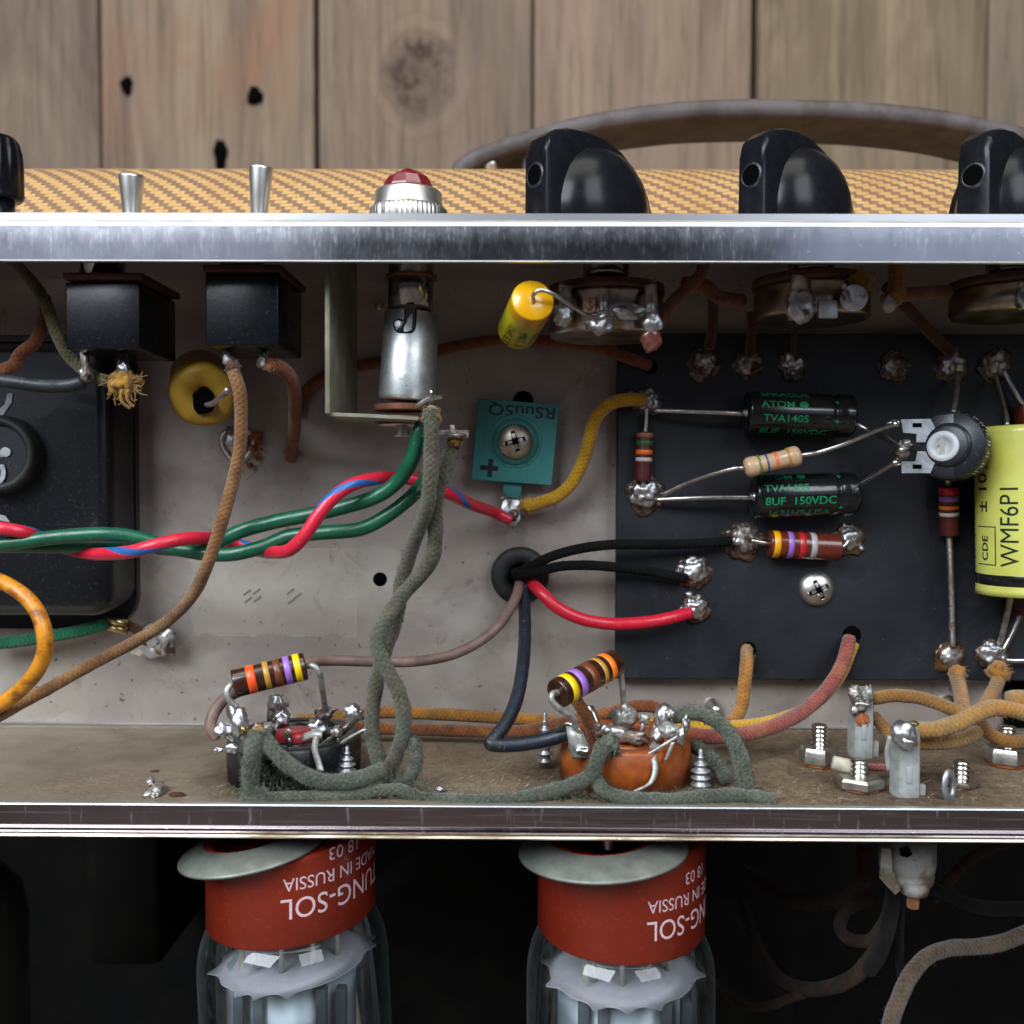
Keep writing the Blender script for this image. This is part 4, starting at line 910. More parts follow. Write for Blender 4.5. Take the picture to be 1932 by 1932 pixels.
# ================================================================== TOGGLES
def toggle(label, xt, yt, xb, wt, wb, lx0, lx1, bx0, bx1, by0, by1, wy, lugs, glabel):
    t = thing('toggle_switch', label, 'toggle switch', tuple(P((bx0+bx1)/2, by1, 20)), 'toggle switches at the left')
    bm = B(); a = P(xb, 440, 20); b = P(xt, yt+3, 18); cyl(bm, a, b, wb*k(20)/2, 28, wt*k(20)/2, rnd=wt*k(20)*.12); finish(bm, 'lever', m_nickel, t)
    bm = B(); c = P(xb, 500, 20); lathe(bm, (c.x, .020, ZTOP+.0012), (0, 0, 1), [(0, 0), (.0058, 0), (.0058, .002), (.0040, .002), (.0040, .003), (0, .003)], 6); finish(bm, 'nut', m_nickel, t)
    bm = B(); boxpx(bm, bx0, by0, bx1, by1, 7, 27, .00035, 3); finish(bm, 'housing', m_swblack, t)
    bm = B(); boxpx(bm, bx0-6, wy, bx1+6, wy+13, 6, 27, .0002); finish(bm, 'washer_plate', m_phenolic, t)
    bm = B(); c = P((bx0+bx1)/2, wy, 20); cyl(bm, (c.x, .020, c.z-.001), (c.x, .020, ZTOP), .0045, 20); finish(bm, 'bushing', m_darkchrome, t)
    for (x, y0, y1, Y, dx) in lugs:
        bm = B(); ribbon(bm, px([(x, y0, Y), (x+dx*.3, (y0+y1)/2, Y-.4), (x+dx, y1, Y-.2)]), (1, 0, 0), 15*k(Y), .0006, lambda f: 1.15-.5*f); blob(bm, P(x+dx, y1, Y-.6), (12*k(Y), .0011, 17*k(Y)), .45, int(x), 2); finish(bm, 'terminal', m_solder_dull, t, sharp=180)
    return t
toggle('toggle switch nearer the left edge, shorter lever', 248, 325, 249, 46, 27, 0, 0, 124, 262, 533, 658, 514, [(160, 664, 705, 14, 3), (232, 664, 690, 14, 0)], '')
toggle('toggle switch right of the other, beside the pilot lamp bracket', 493, 310, 487, 44, 26, 0, 0, 388, 525, 512, 652, 499, [(425, 655, 680, 13, 8), (500, 656, 680, 13, -3)], '')
# ================================================================== PILOT LAMP
pl = thing('pilot_lamp', 'red jewelled pilot lamp with nickel bezel and silver barrel', 'pilot lamp', tuple(P(770, 800, 22)))
YP = 22.0; q = P(771, 408, YP); kk = k(YP)
c = V((q.x, q.y, ZTOP+.0012))
z = lambda y: P(771, y, 16).z-c.z
bm = B(); zj = P(771, 321, 22).z-c.z; pr = [(.0, zj), (.0026, zj-.0006), (.0044, zj-.0019), (.0055, zj-.0038), (.0060, zj-.0062), (0, zj-.0062)]
lathe(bm, c, (0, 0, 1), pr, 11)
for v in bm.verts: v.co += V((noise.noise(v.co*900), noise.noise(v.co*900+V((5, 0, 0))), noise.noise(v.co*900+V((0, 9, 0)))))*.0004
finish(bm, 'jewel', m_jewel, pl, smooth=False)
bm = B(); lathe(bm, c, (0, 0, 1), [(.0054, z(348)), (.0058, z(345.5)), (.0064, z(345)), (.0070, z(350)), (.0071, z(370)), (.0074, z(376)), (.0075, z(384)), (.0060, z(386))], 64); finish(bm, 'bezel', m_nickel, pl)
bm = B(); lathe(bm, c, (0, 0, 1), [(.0066, z(379)), (.0077, z(380)), (.0080, z(388)), (.0080, 0), (0, 0)], 144, flute=lambda th, t: 1+(.022 if math.sin(th*48) > 0 else -.022) if t < z(379) else 1); finish(bm, 'knurled_nut', m_nickel, pl)
top_ = P(776, 520, YP); mid = P(774, 600, YP); bot = P(767, 757, YP); axd = (bot-top_).normalized()
bm = B(); cyl(bm, V((top_.x, top_.y, ZTOP)), top_.lerp(mid, 1.05), 42*kk, 40); finish(bm, 'inner_sleeve', m_darkchrome, pl)
bm = B(); cyl(bm, P(776, 521, YP), P(776, 527, YP), 48*kk, 40); finish(bm, 'fibre_ring', m_fibre, pl)
s0 = P(777, 591, YP); L = (bot-s0).length
bm = B(); lathe(bm, s0, (bot-s0), [(44*kk, .0002), (48*kk, 0), (51*kk, .0003), (53*kk, L-.001), (52*kk, L-.0004), (48*kk, L), (0, L)], 56); finish(bm, 'barrel', m_alum, pl)
# J-shaped bayonet slot: dark groove line and pin on the barrel front
axb = (bot-s0).normalized(); u0 = V((0, -1, 0)); u0 = (u0-axb*u0.dot(axb)).normalized(); sdv = V((1, 0, 0)); sdv = (sdv-axb*sdv.dot(axb)).normalized()
def bar(x, y, off=.0002):
    p = P(x, y, YP); t_ = (p-s0).dot(axb); rr = (51+2*t_/L)*kk; dx = (p-(s0+axb*t_)).dot(sdv)*.91; ph = math.asin(max(-.99, min(.99, dx/rr)))
    return s0+axb*t_+(u0*math.cos(ph)+sdv*math.sin(ph))*(rr+off)
jl = [(791, 592), (791, 612), (789, 628), (782, 635), (762, 635), (752, 632), (747, 623), (749, 614), (757, 610), (765, 613), (769, 610), (770, 592)]
bm = B(); tube(bm, spline([bar(*p_, .00002) for p_ in jl], 6), .00016, 8); finish(bm, 'bayonet_slot', m_gap, pl)
bm = B(); fill = [(770, 590), (791, 590), (791, 612), (789, 628), (782, 634), (762, 634), (752, 631), (770, 612)]; prism(bm, [bar(*p_, .00006) for p_ in fill], u0*.00004); finish(bm, 'slot_window', m_darkchrome, pl)
bm = B(); cyl(bm, bar(757, 620, -.001), bar(757, 620, .0006), 7.5*kk, 20, rnd=.0002); finish(bm, 'bayonet_pin', m_alum, pl)
bm = B(); c1 = P(757, 764, YP); c2 = P(757, 776, YP); cyl(bm, c1, c2, 52*kk, 40, rnd=.0003); finish(bm, 'fibre_washer', m_fibre, pl)
bm = B(); c1 = P(757, 786, YP); c2 = P(757, 799, YP); cyl(bm, c1, c2, 50*kk, 40, rnd=.0003); finish(bm, 'fibre_washer', m_fibre, pl)
bm = B(); cyl(bm, P(757, 800, YP), P(757, 803, YP), 42*kk, 32); cyl(bm, P(759, 803, YP), P(759, 824, YP), 13*kk, 20, 16*kk, rnd=.0004); finish(bm, 'rivet', m_nickel, pl)
bm = B(); a = P(613, 786, 8); b = P(622, 470, 8); bx(bm, (a.x, .008, a.z+.0006), (b.x, .040, ZTOP), .0002); finish(bm, 'bracket_arm', m_bracket, pl)
bm = B(); pr = []
vv = [P(614, 770, 9), P(617, 774, 9), P(625, 778, 9), P(700, 781, 9), P(790, 786, 9)]
vv2 = [P(790, 794, 9), P(700, 789, 9), P(625, 786, 9), P(616, 783, 9), P(612, 775, 9)]
prism(bm, vv+vv2, (0, .018, 0), .00015, 1); finish(bm, 'bracket_foot', m_bracket, pl)
bm = B(); ribbon(bm, px([(785, 766, 14), (808, 752, 13), (835, 748, 12)]), (0, 1, .25), .0042, .0005, lambda f: 1-.45*f); ribbon(bm, px([(812, 768, 10), (815, 790, 9)]), (1, 0, 0), .001, .0006); blob(bm, P(814, 742, 11), (4*kk, .0006, 8*kk), .3, 2, 2, 2); finish(bm, 'terminal', m_lug, pl)
bm = B(); ribbon(bm, px([(825, 818, 15), (850, 818, 13), (884, 818, 12)]), (0, 1, .35), .0040, .0005, lambda f: 1-.5*abs(f-.5)); ribbon(bm, px([(856, 817, 12), (853, 802, 12)]), (1, 0, 0), .0009, .0004); blob(bm, P(868, 822, 11), (16*kk, .0009, 5*kk), .3, 4, 2, 2); finish(bm, 'terminal', m_solder_dull, pl)
# ================================================================== KNOBS
def knob(label, xc, Yc, seed):
    q = P(xc, 500, Yc); c = V((q.x, Yc*.001, ZTOP+.0030)); t = thing('pointer_knob', label, 'knob', tuple(c), 'black pointer knobs')
    bm = B(); pr = [(0, 0), (.0128, 0), (.0131, .0006)]
    for (r_, z_) in ((.0131, .003), (.0129, .006), (.0121, .0095), (.0109, .0125), (.0092, .0150), (.0070, .0170), (.004, .0184), (0, .019)): pr.append((r_*1.05, z_))
    def fl(th, t_): return 1.03-.32*abs(math.sin(th+math.radians(50)))**1.5*(1 if math.cos(th) > -.2 else .6)
    lathe(bm, c, (0, 0, 1), pr, 96, flute=fl); finish(bm, 'skirt', m_black, t, sharp=60)
    an = math.radians(50); d = V((-math.sin(an), -math.cos(an), 0)); s = V((d.y, -d.x, 0))
    # fin: loft of cross sections along d
    bm = B(); secs = []
    for (tt, wd, zt_) in ((.0150, .0050, .0170), (.0148, .0062, .0195), (.0140, .0068, .0222), (.0120, .0070, .0243), (.009, .0071, .0256), (.005, .0071, .0262), (.000, .0068, .0258), (-.005, .0060, .0240), (-.009, .0050, .0210), (-.0125, .0038, .0165), (-.0155, .0026, .0100), (-.0165, .0016, .0060)):
        tt *= 1.12; zt_ *= .80
        ring = []; w2 = wd/2; rr = min(.0012, w2*.6)
        for (sx, z_) in ((-w2*1.06, 0), (-w2*1.03, zt_*.5), (-w2, zt_-rr*1.3), (-w2+rr*.3, zt_-rr*.45), (-w2+rr, zt_-rr*.05), (0, zt_), (w2-rr, zt_-rr*.05), (w2-rr*.3, zt_-rr*.45), (w2, zt_-rr*1.3), (w2*1.03, zt_*.5), (w2*1.06, 0)):
            ring.append(bm.verts.new(c+d*tt+s*sx+V((0, 0, z_))))
        secs.append(ring)
    for A, C in zip(secs, secs[1:]):
        for i in range(10): bm.faces.new((A[i], A[i+1], C[i+1], C[i]))
    bm.faces.new(secs[0]); bm.faces.new(secs[-1]); bmesh.ops.recalc_face_normals(bm, faces=bm.faces[:])
    bmesh.ops.bevel(bm, geom=[e for e in bm.edges if e.link_faces and len(e.link_faces) == 2 and e.calc_face_angle() > .9], offset=.0003, segments=2, affect='EDGES')
    finish(bm, 'pointer_fin', m_black, t, sharp=28)
    hc = c+d*.0168+V((0, 0, .0100))
    bm = B(); lathe(bm, hc, d, [(.0017, -.001), (.0020, .0002), (.0023, .0003), (.0026, 0)], 32); finish(bm, 'screw_hole_rim', m_blackmatte, t)
    bm = B(); lathe(bm, hc, d, [(0, .00022), (.0021, .00022)], 32); finish(bm, 'screw_hole', m_gap, t)
    bm = B(); cyl(bm, (c.x, c.y, ZTOP+.0012), (c.x, c.y, c.z+.0005), .0055, 24); finish(bm, 'bushing_nut', m_nickel, t)
    return t
knob('black pointer knob beside the red pilot lamp', 1120, 27, 1)
knob('middle black pointer knob of three, above the board', 1506, 27, 2)
knob('black pointer knob cut off by the right edge', 1902, 27, 3)
fc = thing('fluted_cap', 'fluted black screw cap at the far left edge above the chrome rim', 'cap', tuple(P(-6, 408, 24)))
q = P(-5, 380, 24); c = V((q.x, q.y, P(-5, 378, 24).z)); Hc = P(-5, 260, 24).z-c.z
bm = B(); r_ = 46*k(24); lathe(bm, c, (0, 0, 1), [(0, 0), (r_*.9, .0001), (r_, .0008), (r_*1.0, Hc*.55), (r_*.96, Hc*.75), (r_*.84, Hc*.93), (r_*.7, Hc), (0, Hc)], 120, flute=lambda th, t_: 1-(.07*max(0, math.sin(th*9))**.6 if .0015 < t_ < Hc*.97 else 0)); finish(bm, 'grip', m_black, fc, sharp=50)
bm = B(); cyl(bm, (c.x, c.y, ZTOP), (c.x, c.y, c.z+.001), 30*k(24), 32); finish(bm, 'neck', m_black, fc)
# ================================================================== POTENTIOMETERS
def pot(label, xc, Yc, ztop, zbot, tone, lugs, seed):
    q = P(xc, 600, Yc); c = V((q.x, Yc*.001, 0)); t = thing('potentiometer', label, 'potentiometer', tuple(V((q.x, q.y, P(xc, zbot, Yc).z))), 'potentiometers under the control panel')
    z0 = P(xc, ztop, Yc).z; z1 = P(xc, zbot, Yc).z; R_ = .0122
    bm = B(); lathe(bm, (c.x, c.y, z0), (0, 0, -1), [(R_*.97, 0), (R_, .0002), (R_, (z0-z1)-.0008), (R_*.97, (z0-z1)-.0002), (R_*.9, z0-z1), (0, (z0-z1)-.0003)], 64); finish(bm, 'can', tone, t)
    bm = B(); cyl(bm, (c.x, c.y, z0), (c.x, c.y, z0+.0018), .0125, 48); finish(bm, 'wafer', m_phenolic, t)
    bm = B(); cyl(bm, (c.x, c.y, z0+.0018), (c.x, c.y, ZTOP), .005, 24); finish(bm, 'bushing', m_darkchrome, t)
    for i, (x0, x1, y0, y1, wv) in enumerate(lugs):
        Yf = Yc-12.0; bm = B(); ribbon(bm, px([(x0, y0, Yf+3), (x0+(x1-x0)*.2, y0+10, Yf+.5), (x0+(x1-x0)*.6, (y0+y1)/2+5, Yf-.5), (x1, y1, Yf-.8)]), (1, 0, 0), wv*k(Yf), .0005)
        finish(bm, 'lug', m_lug, t)
        bm = B(); blob(bm, P(x1, y1+4, Yf-1.2), (wv*.75*k(Yf), .001, wv*.85*k(Yf)), .4, seed+i, 1.8); finish(bm, 'solder_joint', m_solder, t, sharp=180)
    return t
m_can = simple('tarnished_can', (.6, .58, .54, 1), .3, 1.0, (.32, .24, .16, 1), 160, .3, 500, lo=.46, hi=.6)
m_can2 = simple('brown_tarnished_can', (.5, .44, .34, 1), .32, 1.0, (.30, .22, .12, 1), 150, .3, 500)
p1 = pot('battered silver potentiometer beside the bright yellow capacitor', 1143, 27, 560, 638, m_can, [(1068, 1062, 532, 590, 26), (1141, 1138, 525, 600, 20), (1225, 1232, 530, 605, 24)], 1)
bm = B(); blob(bm, P(1130, 612, 13.5), (26*k(14), .0016, 18*k(14)), .5, 31, 2); finish(bm, 'solder_mass', m_solder, p1, sharp=180)
bm = B(); blob(bm, P(1187, 588, 14.8), (34*k(14), .0008, 15*k(14)), .4, 33, 2); finish(bm, 'solder_mass', m_solder, p1, sharp=180)
bm = B(); boxpx(bm, 1100, 560, 1124, 590, 13.6, 15, .0003); finish(bm, 'terminal_block', simple('scorched_silver', '#c9b48a', .4, .5, '#8a4f12', 900), p1)
bm = B(); blob(bm, P(1228, 640, 15), (21*k(14), .0016, 24*k(14)), .3, 35, 1.5); finish(bm, 'resin_blob', simple('reddish_resin', '#6b3a30', .18, .0, '#8b5a4d', 400, .3, coat=.5), p1)
p2 = pot('middle potentiometer with a shiny disc-shaped solder lug, under the middle knob', 1530, 29, 545, 606, m_can2, [(1512, 1510, 512, 575, 36), (1590, 1606, 525, 560, 20)], 5)
bm = B(); cyl(bm, P(1611, 562, 13.5), P(1611, 563, 15), 25*k(14), 32, rnd=.0002); finish(bm, 'disc_lug', m_solder, p2)
bm = B(); boxpx(bm, 1545, 566, 1582, 600, 15.4, 17, .0003); finish(bm, 'side_tab', m_alum, p2)
p3 = pot('potentiometer cut off by the right edge under the last knob', 1905, 29, 548, 598, m_can2, [(1935, 1935, 520, 560, 26)], 9)
# ================================================================== CAPS AND PARTS IN CHASSIS
yn = thing('film_capacitor', 'bright yellow capacitor tilted toward the camera, lead soldered to potentiometer', 'capacitor', tuple(P(975, 664, 12)))
a = P(1006, 566, 3.0); b = P(976, 625, 17.5); r = 41*k(3); L = (b-a).length; ax = (b-a).normalized()
bm = B(); lathe(bm, a, ax, [(0, 0), (r*.93, 0), (r*.99, .0003), (r, .0008), (r, .0035)], 56); finish(bm, 'resin_end', m_yellowcap, yn)
bm = B(); lathe(bm, a, ax, [(r, .0035), (r*1.003, .0036), (r*1.003, L-.0006), (r*.95, L), (0, L)], 56); finish(bm, 'body', m_yellowcap2, yn)
u0 = V((0, 0, -1)); u0 = (u0-ax*u0.dot(ax)).normalized(); ww = ax.cross(u0)
for i, s in enumerate(('104K 630', 'MKT .1', '0311')):
    put_text(s, .0026, (lambda x, y, i=i: a+ax*(L*.66+x*.9)+(u0*math.cos((y+(i-1.2)*.0028)/r)-ww*math.sin((y+(i-1.2)*.0028)/r))*(r*1.003+.00005)), m_inkblk, yn)
bm = B(); tube(bm, spline(px([(1007, 570, 2.6), (1006, 557, 1.6), (1018, 548, 1), (1040, 553, 1.5), (1075, 575, 4), (1105, 594, 8), (1128, 606, 12)]), 8), .00042, 12); finish(bm, 'lead', m_lead, yn)
yo = thing('paper_capacitor', 'old waxy yellow tubular capacitor with a torn hole in its end', 'capacitor', tuple(P(383, 806, 30)))
a = P(384, 748, 22); b = P(378, 712, 50); r = 60*k(22); L = (b-a).length; ax = (b-a).normalized()
bm = B(); lathe(bm, a, ax, [(0, .0008), (r*.30, .0008), (r*.36, .0001), (r*.8, 0), (r*.93, .0003), (r, .0012), (r, L), (0, L)], 64, flute=lambda th, t_: 1+(.02*math.sin(th*2+1)+.015*math.sin(th*5))); finish(bm, 'card_tube', m_waxcap, yo)
bm = B(); blob(bm, P(384, 757, 21.9), (22*k(22), .0005, 21*k(22)), .5, 77, 1.6); finish(bm, 'end_hole', m_gap, yo, sharp=180)
bm = B(); tube(bm, spline(px([(385, 764, 23), (400, 762, 20), (418, 748, 17), (430, 735, 14)]), 8), .0006, 10); finish(bm, 'lead', m_solder_dull, yo)
ey = thing('solder_eyelet', 'small eyelet with silver solder and torn orange insulation on the back plate', 'eyelet', tuple(P(450, 880, 54)))
bm = B(); q = P(449, 838, YB-.3); pr = [(30*k(YB)+6*k(YB)*math.cos(2*math.pi*i/10), .0006*math.sin(2*math.pi*i/10)) for i in range(11)]; lathe(bm, q, (0, -1, 0), pr, 36, flute=lambda th, t_: 1+.08*math.sin(3*th)); finish(bm, 'ring', m_nickel2, ey)
bm = B(); lathe(bm, q, (0, -1, 0), [(0, .0001), (28*k(YB), .0001)], 24); finish(bm, 'hole', m_flux, ey)
bm = B(); blob(bm, P(438, 830, 54.6), (14*k(54), .0012, 24*k(54)), .45, 5, 1.8); finish(bm, 'solder', m_solder, ey, sharp=180)
rnd = random.Random(3); bm = B()
for (x, y, s_) in ((481, 822, 11), (487, 834, 8), (477, 846, 8), (484, 862, 7), (472, 878, 6), (492, 848, 5)):
    blob(bm, P(x, y, 54.8), (s_*k(54), .0006, s_*k(54)*rnd.uniform(.6, 1.2)), .7, int(x), 2.2, 2)
finish(bm, 'torn_insulation', simple('orange_shreds', '#a85a22', .6, 0, '#6b3418', 500), ey)
bm = B(); tube(bm, spline(px([(465, 905, 54), (480, 893, 53), (492, 872, 53)]), 6), .00009, 6); finish(bm, 'thread', w_yellow, ey)
# frayed knot
fr = thing('frayed_wire_end', 'frayed tan cloth knot hanging from the left toggle switch terminal', 'wire end', tuple(P(236, 765, 12)))
bm = B(); blob(bm, P(234, 722, 13), (26*k(13), .0026, 24*k(13)), .45, 9, 2.4, 4); finish(bm, 'knot', w_fray, fr, sharp=180)
rnd = random.Random(4); bm = B()
for i in range(46):
    a_ = rnd.uniform(-.4, math.pi+.4)-math.pi; ln = rnd.uniform(14, 34); x0, y0 = 234+math.cos(a_)*17, 722-math.sin(a_)*17
    pp = spline(px([(x0, y0, 12), (x0+math.cos(a_)*ln*.5+rnd.gauss(0, 4), y0-math.sin(a_)*ln*.5+rnd.gauss(0, 4), 11.5), (x0+math.cos(a_)*ln*.8+rnd.gauss(0, 6), y0-math.sin(a_)*ln*.8+rnd.gauss(0, 5), 12)]), 4)
    tube(bm, pp, .00012, 5)
for off in (0, 12): tube(bm, spline(px([(230+off, 735, 11), (228+off, 752, 11), (236+off, 764, 11), (246+off*.6, 770-off*.3, 11)]), 5), .00033, 6)
finish(bm, 'frayed_threads', w_fray, fr, kind='stuff')
bm = B(); blob(bm, P(232, 695, 12), (11*k(12), .001, 16*k(12)), .4, 3, 2); finish(bm, 'solder', m_solder, fr, sharp=180)
# crimp + lug lower left
cr = thing('crimped_ground_lug', 'brass crimp and tarnished nut bolted beneath the black transformer', 'ground lug', tuple(P(290, 1245, 52)))
bm = B(); a = P(200, 1172, 50); b = P(246, 1187, 50)
for dy in (-6, 7):
    cyl(bm, P(198, 1174+dy, 49), P(240, 1184+dy, 49), 7.5*k(49), 14)
finish(bm, 'brass_crimp', m_brass, cr)
bm = B(); prism(bm, px([(238, 1170, 50), (262, 1180, 50), (285, 1200, 51), (275, 1225, 51), (250, 1195, 50), (236, 1188, 50)]), (0, .001, 0), .0002, 1); finish(bm, 'tongue', m_flux, cr)
bm = B(); q = P(292, 1207, 52); lathe(bm, q, (0, -1, 0), [(0, .002), (12*k(52), .002), (13*k(52), .0008), (22*k(52), .0012), (34*k(52), .0010), (38*k(52), -.0005)], 7, flute=lambda th, t_: 1+.05*math.sin(th*3)); blob(bm, P(312, 1210, 51), (22*k(52), .0012, 30*k(52)), .6, 3, 2.4); finish(bm, 'nut', m_solder_dull, cr, sharp=40)
bm = B(); prism(bm, px([(243, 1232, 52), (290, 1205, 50.5), (303, 1197, 50.5), (296, 1215, 50.5), (262, 1238, 52)]), (0, .0006, 0)); finish(bm, 'bright_edge', m_lug, cr)
# plate screws (threaded tips)
def tip(label, x, y, r, rot):
    t = thing('screw_tip', label, 'screw', tuple(P(x, y, 54))); q = P(x, y, YB-.2); ax = V((rot, -1, -.35)).normalized(); R_ = r*k(54)
    pr = [(0, -.001)]; 
    for i in range(5): pr += [(R_*(1-.06*i), .0006*i), (R_*(.86-.06*i), .0006*i+.0003)]
    pr += [(R_*.5, .0034), (0, .0037)]
    bm = B(); lathe(bm, q, ax, pr, 24); finish(bm, 'threads', m_nickel, t); return t
tip('silver threaded screw tip on the plate beside the short orange wire', 1343, 1330, 15, .3)
tip('silver threaded screw tip half hidden behind the tan wires', 1787, 1326, 17, .2)
tip('tiny brass screw end in the shadow left of the lamp sleeve', 716, 577, 9, .1)
# ================================================================== WIRES
wire('cloth_wire', 'long brown cloth wire curving from the toggle switch to the lower left corner', w_brown, [(440, 700, 9), (452, 735, 9), (455, 790, 10), (452, 850, 11), (438, 915, 12), (418, 985, 11), (395, 1055, 11), (365, 1120, 14), (315, 1172, 18), (250, 1213, 21), (170, 1255, 21), (95, 1297, 18), (20, 1338, 14), (-40, 1372, 10)], 12, rough=.07, fz=700, fzmat=w_brown)
wire('cloth_wire', 'short rust brown cloth wire from the right toggle switch into the plate', w_rust, [(512, 690, 12), (532, 695, 14), (550, 718, 18), (556, 752, 26), (556, 800, 38), (551, 840, 50), (549, 864, 55.5)], 12.5, rough=.08, fz=350, fzmat=w_rust)
wire('cloth_wire', 'dim rust brown cloth wire running behind the lamp barrel to the board', w_rust, [(560, 780, 54), (572, 745, 54), (610, 712, 54), (680, 690, 54), (760, 676, 53.5), (850, 656, 53), (930, 642, 53), (1020, 643, 52), (1110, 652, 51), (1170, 670, 49.5), (1226, 690, 50.5)], 11, rough=.06)
wire('insulated_wire', 'upper green wire of the twisted bundle, rising steeply to the lamp terminal', w_green, [(-30, 1030, 21), (40, 1030, 21), (120, 1031, 22), (190, 1027, 23), (260, 1028, 24), (320, 1035, 24), (370, 1036, 22), (410, 1022, 20), (460, 1000, 19), (520, 984, 19), (590, 970, 19), (655, 955, 19), (712, 936, 18), (752, 906, 17), (778, 865, 14), (790, 820, 13), (800, 796, 13)], 14, rough=.04)
wire('insulated_wire', 'lower green wire of the twisted bundle, ending behind the grey cloth wires', w_green, [(-30, 1030, 17), (30, 1024, 17), (110, 1013, 18), (190, 1008, 18), (250, 1013, 19), (310, 1030, 20), (370, 1042, 20), (430, 1046, 20), (490, 1034, 20), (545, 1012, 20), (610, 1005, 20), (680, 998, 20), (735, 970, 21), (785, 928, 22), (820, 880, 26)], 14, rough=.04)
wire('insulated_wire', 'red wire with blue stripe twisted around the two green wires', w_redblue, [(-30, 995, 16), (10, 998, 15), (60, 1008, 18), (95, 1022, 27), (130, 1036, 28), (180, 1045, 20), (240, 1042, 14), (290, 1030, 12.5), (340, 1018, 15), (390, 1016, 20), (430, 1022, 27), (475, 1036, 28), (510, 1042, 20), (545, 1038, 14), (575, 1010, 12), (602, 970, 12), (630, 938, 13), (665, 914, 15), (710, 903, 19), (760, 902, 25), (805, 912, 26), (845, 930, 26), (890, 952, 38), (930, 966, 48), (963, 981, 49.6)], 12.3, seg=18, rough=.04)
wire('cloth_wire', 'grey olive cloth wire from the lamp lug, left strand of the crossed pair', w_grey, [(813, 772, 8), (814, 810, 8), (814, 860, 9), (812, 910, 9), (806, 955, 10), (790, 1000, 13), (772, 1045, 16), (760, 1090, 18), (752, 1140, 19), (742, 1185, 19), (724, 1235, 17), (710, 1290, 16), (703, 1340, 15), (702, 1390, 14), (716, 1435, 13), (738, 1478, 11)], 14.5, rough=.16, fz=2600, fzmat=m_fuzzg, n=12)
wire('cloth_wire', 'grey olive cloth wire from the side lug, right strand of the crossed pair', w_grey, [(862, 828, 15), (848, 860, 14), (832, 905, 13), (822, 950, 13), (822, 1000, 14), (818, 1045, 15), (798, 1080, 16), (768, 1112, 17), (740, 1150, 15), (716, 1190, 12), (712, 1222, 11), (730, 1262, 10), (752, 1305, 10), (762, 1352, 10), (756, 1400, 10), (740, 1440, 10), (722, 1470, 10)], 14.5, rough=.16, fz=2600, fzmat=m_fuzzg, n=12)
def frayend(label, x, y, Y, r, mat, seed, n_=26, name='frayed_wire_end'):
    t = thing(name, label, 'wire end', tuple(P(x, y+r, Y))); bm = B(); blob(bm, P(x, y, Y), r*k(Y), .5, seed, 2.2, 3); finish(bm, 'sheath_end', mat, t, sharp=180)
    rnd = random.Random(seed); bm = B()
    for i in range(n_):
        d = V((rnd.gauss(0, 1), rnd.gauss(-.6, .6), rnd.gauss(0, 1))).normalized(); p0 = P(x, y, Y)+d*r*k(Y)*.8; e = d+V((rnd.gauss(0, .5), rnd.gauss(0, .5), rnd.gauss(0, .5)))
        tube(bm, spline([p0, p0+d*r*k(Y)*.3, p0+e.normalized()*r*k(Y)*.7], 3), .00008, 4)
    finish(bm, 'loose_threads', mat, t, kind='stuff'); return t
frayend('frayed tan cloth end where the grey wire meets the lamp lug', 815, 786, 8.5, 17, w_fray, 41)
frayend('small frayed cloth end at the second lamp terminal', 862, 832, 13, 12, w_fray, 43, 16)
frayend('frayed cloth collar on the long brown wire just below the toggle switch', 440, 694, 9.5, 13, w_dkbrown, 44, 16)
frayend('frayed rust coloured collar under the right toggle terminal', 514, 690, 12, 13, w_rust, 45, 20)
wire('insulated_wire', 'brown-grey wire looping from the grommet to the left tube socket resistor', w_mauve, [(980, 1100, 50), (972, 1130, 44), (945, 1175, 38), (905, 1210, 35), (850, 1236, 33), (780, 1248, 31), (700, 1248, 30), (630, 1246, 28), (580, 1250, 24), (520, 1275, 20), (460, 1300, 14), (425, 1318, 11), (404, 1345, 9), (397, 1372, 8), (410, 1392, 8)], 10.5)
wire('insulated_wire', 'navy wire dropping from the grommet with a sharp elbow above the shelf', w_navy, [(986, 1106, 50), (990, 1150, 45), (990, 1205, 38), (986, 1260, 30), (976, 1315, 23), (958, 1358, 18), (935, 1390, 14.5), (926, 1402, 13.5), (945, 1406, 13.3), (985, 1404, 13.5), (1030, 1396, 13.5), (1072, 1384, 13)], 13, rough=.05)
wire('insulated_wire', 'red wire sweeping from the grommet to the lower solder joint pair', w_red, [(1000, 1098, 52), (1018, 1115, 46), (1050, 1145, 44), (1095, 1167, 44), (1150, 1177, 45), (1210, 1175, 45), (1260, 1167, 46), (1302, 1156, 48.5)], 12, rough=.04)
wire('braided_wire', 'upper black braided wire from the grommet across the board', w_blackc, [(968, 1083, 50), (1000, 1070, 48), (1040, 1050, 46), (1090, 1036, 45), (1150, 1028, 45), (1220, 1027, 46), (1300, 1026, 47), (1380, 1021, 48)], 9.5, rough=.05)
wire('braided_wire', 'lower black braided wire from the grommet to the double solder joint', w_blackc, [(968, 1085, 49), (1010, 1080, 47), (1060, 1068, 46), (1120, 1067, 46), (1180, 1072, 47), (1240, 1080, 47.5), (1295, 1092, 48)], 9.5, rough=.05)
wire('cloth_wire', 'bright yellow cloth wire from the teal component to the board joint', w_yellow, [(992, 956, 50), (1020, 948, 50), (1052, 936, 50), (1080, 910, 49), (1100, 870, 48), (1112, 830, 47), (1122, 795, 46), (1145, 766, 46), (1175, 755, 46), (1215, 754, 47.5)], 12.5, rough=.05, fz=300, fzmat=w_yellow)
frayend('flared end of the yellow cloth wire beside the silver lug', 996, 954, 50, 15, w_yellow, 46, 12)
